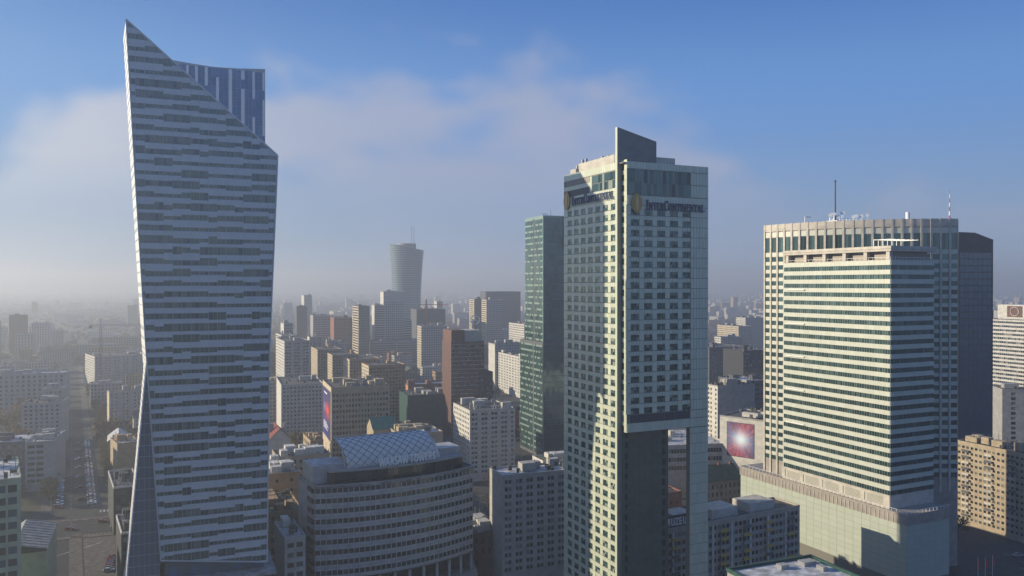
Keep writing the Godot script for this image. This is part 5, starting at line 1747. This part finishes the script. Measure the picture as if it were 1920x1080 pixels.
func green_tower() -> void:
	var t := thing("green_glass_tower", "slim green glass tower with a vertical slot, left of the pale hotel tower", "tower", Vector3(20.4, 0, -525), 22)
	foot.append(footprint(t, 90, 90, 0))
	var b := S.new()
	b.bx(0, 30, 0, 158, -30, 0)
	b.bx(-0.5, 30.5, 0, 76, -38, 0.3)
	commit("body", b, M.slate, t)
	var wins := []
	var bands := []
	var lf := Transform3D(Basis(Vector3(0, 0, 1), Vector3.UP, Vector3(-1, 0, 0)), Vector3(0, 0, -30))
	var ll := Transform3D(Basis(Vector3(0, 0, 1), Vector3.UP, Vector3(-1, 0, 0)), Vector3(-0.5, 0, -38))
	var fl := 4.0
	var y := 2.0
	while y < 157.0:
		var low := y < 73.0
		var f: Transform3D = ll if low else lf
		var len_ := 38.0 if low else 30.0
		var n := 19 if low else 15
		for c in n:
			if c == n - 8: continue
			wins.append(pane_at(f, (c + 0.5) * 2.0, y + 1.35, 1.9, 2.6, 0.06, 0.012))
			bands.append(f * Transform3D(Basis.from_scale(Vector3(1.96, 1.2, 0.2)), Vector3((c + 0.5) * 2.0, y + 3.3, 0.1)))
		var g := Transform3D(Basis(), Vector3(0, 0, 0.3 if low else 0.0))
		for c in 15:
			wins.append(pane_at(g, (c + 0.5) * 2.0, y + 1.9, 1.9, 3.7, 0.06, 0.012))
		y += fl
	pieces(t, "window", wins, [M.green_glass, M.green_glass, M.green_glass_b, M.green_glass_c])
	pieces(t, "band_panel", bands, [M.green_band, M.green_band, M.green_glass_b])
	var c := S.new()
	c.bx(-0.3, 0.3, 0, 159, -0.3, 0.35)
	c.bx(-0.1, 30, 157.8, 159, -30, 0.1)
	commit("corner_trim", c, M.green_band, t)
	var d := S.new()
	d.bx(14, 21, 138, 158.6, 0.05, 0.4)
	commit("dark_panel", d, M.dark, t)
	var a := S.new()
	a.tube(Vector3(9, 158, -8), Vector3(9, 164, -8), 0.15, 0.08, 6)
	a.bx(3, 7, 160.6, 160.9, -9, -8.8)
	a.bx(6.8, 7, 158, 160.8, -9, -8.8)
	commit("roof_mast", a, M.metal_dark, t)


func flared_tower() -> void:
	var t := thing("flared_tower", "round glass tower flaring out at the top, fading in haze", "tower", Vector3(-190, 0, -1450), 12)
	foot.append(footprint(t, 90, 90, 0))
	var radius := func(y: float) -> float: return 25.0 + 7.2 * pow(clampf((y - 60.0) / 127.0, 0.0, 1.0), 2.0)
	var glass := S.new()
	var rings := S.new()
	var n := 40
	var step := 4.0
	var top := func(a: float) -> float: return 181.0 + 5.0 * maxf(0.0, -cos(a)) - 6.0 * maxf(0.0, cos(a - 0.3))
	for i in n:
		var a := TAU * i / n
		var b := TAU * (i + 1) / n
		var y := 0.0
		while y < 187.0:
			var ya := minf(y, top.call(a))
			var yb := minf(y, top.call(b))
			var za := minf(y + step - 0.6, top.call(a))
			var zb := minf(y + step - 0.6, top.call(b))
			var wa := minf(y + step, top.call(a))
			var wb := minf(y + step, top.call(b))
			var r0: float = radius.call(y)
			var r1: float = radius.call(y + step - 0.6)
			var r2: float = radius.call(y + step)
			if za > ya or zb > yb:
				glass.quad(Vector3(cos(b) * r0, yb, sin(b) * r0), Vector3(cos(a) * r0, ya, sin(a) * r0), Vector3(cos(a) * r1, za, sin(a) * r1), Vector3(cos(b) * r1, zb, sin(b) * r1))
			if wa > za or wb > zb:
				var k := 1.006
				rings.quad(Vector3(cos(b) * r1 * k, zb, sin(b) * r1 * k), Vector3(cos(a) * r1 * k, za, sin(a) * r1 * k), Vector3(cos(a) * r2 * k, wa, sin(a) * r2 * k), Vector3(cos(b) * r2 * k, wb, sin(b) * r2 * k))
			y += step
	commit("glass_skin", glass, M.flare_glass, t)
	stuff(commit("floor_band", rings, M.metal, t))
	var core := S.new()
	core.tube(Vector3(0, 0, 0), Vector3(0, 187, 0), 17, 17, 20)
	commit("core", core, M.cool, t)
	for k in 2:
		var m := S.new()
		m.tube(Vector3(9 + k * 4.0, 187, 2), Vector3(9 + k * 4.0, 220 - k * 3, 2), 0.45, 0.3, 8)
		commit("mast", m, M.metal_dark, t)


# ---------------------------------------------------------------- signs, posters, crane, near roofs

func print_tex(w: int, h: int, paint: Callable) -> StandardMaterial3D:
	var im := Image.create(w, h, false, Image.FORMAT_RGB8)
	for y in h:
		for x in w:
			im.set_pixel(x, y, paint.call((x + 0.5) / w, (y + 0.5) / h))
	var m := StandardMaterial3D.new()
	m.albedo_texture = ImageTexture.create_from_image(im)
	m.roughness = 0.6
	return m


func poster(called: String, f: Transform3D, w: float, h: float, m: Material, parent: Node3D) -> void:
	var o := MeshInstance3D.new()
	o.name = nm(called, parent)
	var q := QuadMesh.new()
	q.size = Vector2(w, h)
	q.material = m
	o.mesh = q
	o.transform = f * Transform3D(Basis(), Vector3(w / 2, h / 2, 0))
	parent.add_child(o, true)


func find_block(label: String) -> Node3D:
	for c in get_children():
		if c.has_meta("label") and str(c.get_meta("label")).contains(label): return c
	return null


func signs_and_roofs() -> void:
	var n := FastNoiseLite.new()
	n.seed = 5
	n.frequency = 3.0
	# huge poster on the white store wall: a burst of colours on a dark ground
	var wall_w := 29.8
	var s := thing("poster", "huge poster with a burst of pink and blue light on the white store wall", "poster", Vector3(112, 0, -432), -24)
	var burst := print_tex(256, 256, func(u: float, v: float) -> Color:
		var p := Vector2(u - 0.52, (v - 0.48) * 1.15)
		var r := p.length()
		var a := p.angle()
		var hot := exp(-r * r * 9.0)
		var streak := 0.5 + 0.5 * n.get_noise_2d(cos(a) * 2.0 + 9.0, sin(a) * 2.0 + r * 0.3)
		var c := Color(0.55, 0.07, 0.22).lerp(Color(0.12, 0.28, 0.6), 0.5 + 0.5 * sin(a * 2.0 + 1.0)).lerp(Color(0.8, 0.3, 0.15), clampf(n.get_noise_2d(u * 2.0, v * 2.0) + 0.15, 0, 1))
		return (c.lerp(Color(0.45, 0.4, 0.5), 0.4) * (0.6 + 0.8 * streak)).lerp(Color(0.85, 0.92, 0.97), hot))
	var wall := find_block("carrying a huge colourful poster")
	s.transform = wall.transform
	var pf := Transform3D(Basis(), Vector3(-wall_w / 2, 0, 15.0))
	poster("print", pf * Transform3D(Basis(), Vector3(wall_w * 0.15, 23.0, 0.14)), wall_w * 0.5, 17.5, burst, s)
	var sf := S.new()
	sf.box(pf * Transform3D(Basis.from_scale(Vector3(wall_w * 0.52, 18.1, 0.08)), Vector3(wall_w * 0.4, 31.75, 0.06)))
	commit("frame", sf, M.metal_dark, s)
	# banner on the end of the beige office
	var bo := find_block("beige office block with dark square")
	var d := 43.0
	var s2 := thing("banner", "tall purple banner with a red and white figure on the beige office's end", "banner", bo.position, bo.rotation_degrees.y)
	var ban := print_tex(128, 256, func(u: float, v: float) -> Color:
		var c := Color(0.13, 0.14, 0.38).lerp(Color(0.32, 0.2, 0.45), v)
		var e := Vector2(u - 0.68, (v - 0.42) * 1.6).length()
		c = c.lerp(Color(0.85, 0.2, 0.12), clampf(1.2 - e * 3.4 + n.get_noise_2d(u * 3.0, v * 4.0) * 0.6, 0, 1))
		c = c.lerp(Color(0.75, 0.72, 0.8), clampf(0.7 - Vector2(u - 0.3, (v - 0.4) * 1.2).length() * 5.0 + n.get_noise_2d(u * 5.0, v * 5.0), 0, 1))
		if v > 0.66: c = Color(0.11, 0.13, 0.42)
		if v > 0.7 and v < 0.86 and fposmod(v * 28.0, 1.0) > 0.45 and u > 0.12 and u < 0.55 + 0.3 * fposmod(floorf(v * 28.0) * 0.37, 1.0): c = Color(0.8, 0.8, 0.86)
		if v > 0.08 and v < 0.11 and u > 0.2 and u < 0.6: c = Color(0.85, 0.85, 0.9)
		return c)
	var bf: Transform3D = face("left", 36.0, d)
	poster("print", bf * Transform3D(Basis(), Vector3(3.0, 18.0, 0.25)), d - 6.0, 30.0, ban, s2)
	var bfs := S.new()
	bfs.box(bf * Transform3D(Basis.from_scale(Vector3(d - 5.6, 30.4, 0.1)), Vector3(d / 2, 33.0, 0.15)))
	commit("backing", bfs, M.slate, s2)
	# ring emblem on the brown tower
	var em := thing("rooftop_emblem", "white ring with a three-pointed star turning above the brown tower roof", "sign", Vector3(-27.5, 70, -600), 8)
	var ring := S.new()
	for i in 28:
		var a := TAU * i / 28
		var b := TAU * (i + 1) / 28
		ring.bar(Vector3(cos(a) * 3.3, 17.4 + sin(a) * 3.3, 0), Vector3(cos(b) * 3.3, 17.4 + sin(b) * 3.3, 0), 0.7)
	commit("ring", ring, M.metal_white, em)
	var star := S.new()
	for k in 3:
		var a := PI / 2 + TAU * k / 3
		star.plate(Transform3D(), PackedVector2Array([Vector2(cos(a) * 3.2, 17.4 + sin(a) * 3.2), Vector2(cos(a + 1.2) * 0.55, 17.4 + sin(a + 1.2) * 0.55), Vector2(0, 17.4), Vector2(cos(a - 1.2) * 0.55, 17.4 + sin(a - 1.2) * 0.55)]), -0.25, 0.25)
	commit("star", star, M.metal_white, em)
	var post := S.new()
	post.tube(Vector3(0, 9.0, 0), Vector3(0, 14.2, 0), 0.3, 0.3, 8)
	commit("post", post, M.metal_dark, em)
	# the brown tower's raised roof houses
	var bt := find_block("brick brown office tower")
	var up := S.new()
	up.bx(-12.5, -2.2, 70.5, 79.5, -12, 12)
	commit("upper_storeys", up, M.brown, bt)
	var up2 := S.new()
	up2.bx(-2.2, 12, 70.5, 79.0, -11.5, 9)
	commit("plant_screen", up2, M.pale, bt)
	var ln := []
	for k in 22:
		ln.append(Transform3D(Basis.from_scale(Vector3(26.3, 0.28, 0.14)), Vector3(0, 3.8 + k * 3.1, 13.1)))
	pieces(bt, "floor_line", ln, [M.granite_light])
	# clusters of masts on its roof
	var ms := S.new()
	for k in 14:
		var x := -11.5 + k * 0.65
		ms.bar(Vector3(x, 79.5, 4), Vector3(x, 81.0 + rng.randf() * 3.0, 4), 0.16)
	stuff(commit("roof_aerials", ms, M.metal, bt))
	# name on the roof of the balcony flats
	var mz := find_block("yellow balconies")
	var s3 := thing("roof_sign", "dark roof board with large pale letters on the balcony flats", "sign", mz.position, mz.rotation_degrees.y)
	var bd := S.new()
	bd.bx(-31.5, -20.0, 31.2, 35.2, 5.5, 5.9)
	commit("board", bd, M.dark, s3)
	sign_text("letter_run", [["MUZEUM", 1.0]], Transform3D(Basis(), Vector3(-30.6, 31.9, 5.95)), 12.0, 2.5, M.metal_white, s3, "Droid Sans", 0.2)
	# balconies with yellow and grey fronts, white glazing strips
	balconies(mz, face("front", 65, 13), 65, 4, 29.8, 3.6, 2.8, 3, 1, [M.yellow_panel, M.yellow_panel, M.slate, M.cool], 300)
	var gl := []
	for c in 7: gl.append(face("front", 65, 13) * Transform3D(Basis.from_scale(Vector3(0.9, 25, 0.3)), Vector3(5.0 + c * 8.8, 17, 0.1)))
	pieces(mz, "stair_strip", gl, [M.white])
	var hz := S.new()
	for q in [[-8.0, 4.0], [10.0, 22.0], [-24.0, -15.0]]: hz.bx(q[0], q[1], 30.5, 34.0, -5, 4)
	commit("stair_housing", hz, M.pale, mz)
	var bg := find_block("beige block of flats half in shadow")
	balconies(bg, face("left", 12, 35), 35, 2, 37.8, 3.9, 2.8, 3, 1, [M.slate, M.pale, M.grey], 300)
	# emblem box on the banded tower
	var bn := find_block("banded light and dark tower")
	var s4 := thing("emblem_box", "sunlit roof box with a dark square and ring emblem at the right edge", "sign", bn.position + Vector3(0, 84.5, 0), bn.rotation_degrees.y)
	var bx4 := S.new()
	bx4.bx(-11, 11, 0, 12.5, -16, 18)
	commit("box", bx4, M.white, s4)
	var ef := Transform3D(Basis(Vector3(0, 0, 1), Vector3.UP, Vector3(-1, 0, 0)), Vector3(-11, 0, -16))
	var dk := S.new()
	dk.box(ef * Transform3D(Basis.from_scale(Vector3(13, 9, 0.3)), Vector3(15, 7, 0.16)))
	commit("panel", dk, M.brown, s4)
	var rg := S.new()
	for i in 24:
		var a := TAU * i / 24
		var b := TAU * (i + 1) / 24
		rg.bar(ef * Vector3(15 + cos(a) * 3.6, 7 + sin(a) * 3.6, 0.45), ef * Vector3(15 + cos(b) * 3.6, 7 + sin(b) * 3.6, 0.45), 0.5)
	commit("ring", rg, M.pale, s4)
	# the dark glass tower's slanting crown
	var dt := find_block("dark hazy glass tower")
	var cw := S.new()
	cw.plate(Transform3D(Basis(), Vector3(-10.4, 0, 14.9)), PackedVector2Array([Vector2(0, 138), Vector2(20.8, 138), Vector2(20.8, 138.6), Vector2(10, 142.3), Vector2(0.2, 142.6)]), -14, 0)
	commit("crown", cw, M.dark, dt)
	sign_text("letter_run", [["Q22", 1.0]], Transform3D(Basis(), Vector3(-4.8, 136.2, 15.2)), 5.6, 3.0, M.metal_dark, dt, "Droid Sans", 0.2)
	# tower crane in the haze at left
	var cr := thing("tower_crane", "thin dark tower crane standing in the haze at the left", "crane", Vector3(-435, 0, -850), 20)
	var lat := S.new()
	for k in 4:
		var ox: float = [-0.9, 0.9, 0.9, -0.9][k]
		var oz: float = [-0.9, -0.9, 0.9, 0.9][k]
		lat.bar(Vector3(ox, 0, oz), Vector3(ox, 70, oz), 0.28)
	for k in 28:
		lat.bar(Vector3(-0.9 if k % 2 else 0.9, k * 2.5, 0.9), Vector3(0.9 if k % 2 else -0.9, k * 2.5 + 2.5, 0.9), 0.16)
	commit("mast", lat, M.metal_dark, cr)
	var jib := S.new()
	for q in [[0.0, -0.6], [0.0, 0.6], [1.5, 0.0]]:
		jib.bar(Vector3(-11, 70 + q[0], q[1]), Vector3(42, 70 + q[0], q[1]), 0.24)
	for k in 26: jib.bar(Vector3(-10 + k * 2.0, 70, 0.6), Vector3(-9 + k * 2.0, 71.5, 0), 0.14)
	commit("jib", jib, M.metal_dark, cr)
	var cwt := S.new()
	cwt.bx(-11.5, -8, 67.2, 70.4, -0.9, 0.9)
	commit("counterweight", cwt, M.pale, cr)
	var cab := S.new()
	cab.bx(0.9, 2.6, 67.6, 69.8, -1, 1)
	commit("cab", cab, M.metal_white, cr)
	var apex := S.new()
	apex.bar(Vector3(0, 70, 0), Vector3(0, 77, 0), 0.5)
	apex.bar(Vector3(0, 77, 0), Vector3(28, 71.6, 0), 0.12)
	apex.bar(Vector3(0, 77, 0), Vector3(-10, 70.2, 0), 0.12)
	commit("apex", apex, M.metal_dark, cr)
	# second, reddish crane by the flared tower
	var c2 := thing("tower_crane", "reddish tower crane mast right of the flared glass tower", "crane", Vector3(-126, 0, -1180), -10)
	var l2 := S.new()
	l2.bar(Vector3(0, 0, 0), Vector3(0, 92, 0), 1.6)
	commit("mast", l2, M.red_paint, c2)
	var j2 := S.new()
	j2.bar(Vector3(-10, 84, 0), Vector3(34, 84, 0), 1.0)
	commit("jib", j2, M.red_paint, c2)
	# white roof close below, at the bottom edge
	var nr := thing("near_roof", "large frosty white roof with a green rail at the bottom edge", "building", Vector3(80, 0, -215), 22)
	foot.append(footprint(nr, 70, 70, 0))
	var rs := S.new()
	rs.bx(-27, 0, 0, 40.6, 0, 34)
	commit("wall", rs, M.cool, nr)
	var rt := S.new()
	rt.bx(-26.4, -0.6, 40.6, 40.9, 0.6, 33.4)
	commit("roof", rt, M.roof_frost, nr)
	for q in [[-27.2, 0.2, -0.2, 0.4], [-27.2, -26.6, 0.4, 34], [-0.4, 0.2, 0.4, 34]]:
		var rr := S.new()
		rr.bx(q[0], q[1], 40.6, 41.6, q[2], q[3])
		commit("parapet", rr, M.netting, nr)
	for q in [[-7.0, -3.0, 3.0, 5.5], [-14.0, -11.5, 3.0, 5.0], [-5.0, -3.5, 7.5, 10.0]]:
		var rg2 := S.new()
		rg2.bx(q[0], q[1], 40.8, 42.0, q[2], q[3])
		commit("roof_light", rg2, M.metal, nr)
	# glass wedge roof at lower left
	var wg := thing("wedge_building", "low building with a slanting frosted glass roof at the lower left", "building", Vector3(-176, 0, -292), 24)
	foot.append(footprint(wg, 24, 50, 0))
	var wb := S.new()
	wb.bx(-7.5, 7.5, 0, 21, -16, 16)
	commit("wall", wb, M.green_wall, wg)
	var wr := S.new()
	wr.quad(Vector3(-7.6, 20.6, 16.3), Vector3(-2.5, 24.0, 16.3), Vector3(-2.5, 24.6, -16.2), Vector3(-7.6, 20.9, -16.2))
	wr.quad(Vector3(-2.5, 24.0, 16.3), Vector3(7.7, 21.6, 16.3), Vector3(7.7, 22.2, -16.2), Vector3(-2.5, 24.6, -16.2))
	var ge := S.new()
	for zz in [16.2, -16.1]:
		ge.tri(Vector3(-7.5, 20.8, zz), Vector3(7.6, 21.7, zz), Vector3(-2.5, 24.1, zz))
		ge.tri(Vector3(-7.5, 20.8, zz), Vector3(7.6, 20.9, zz), Vector3(7.6, 21.7, zz))
	commit("gable", ge, M.dark, wg)
	commit("glass_roof", wr, M.roof_light, wg)
	var wm := []
	for k in 11: wm.append(Transform3D(Basis(Vector3(0, 0, 1), -0.231) * Basis.from_scale(Vector3(10.4, 0.16, 0.14)), Vector3(2.6, 22.95 + k * 0.055, 15.4 - k * 3.05)))
	pieces(wg, "roof_bar", wm, [M.slate])
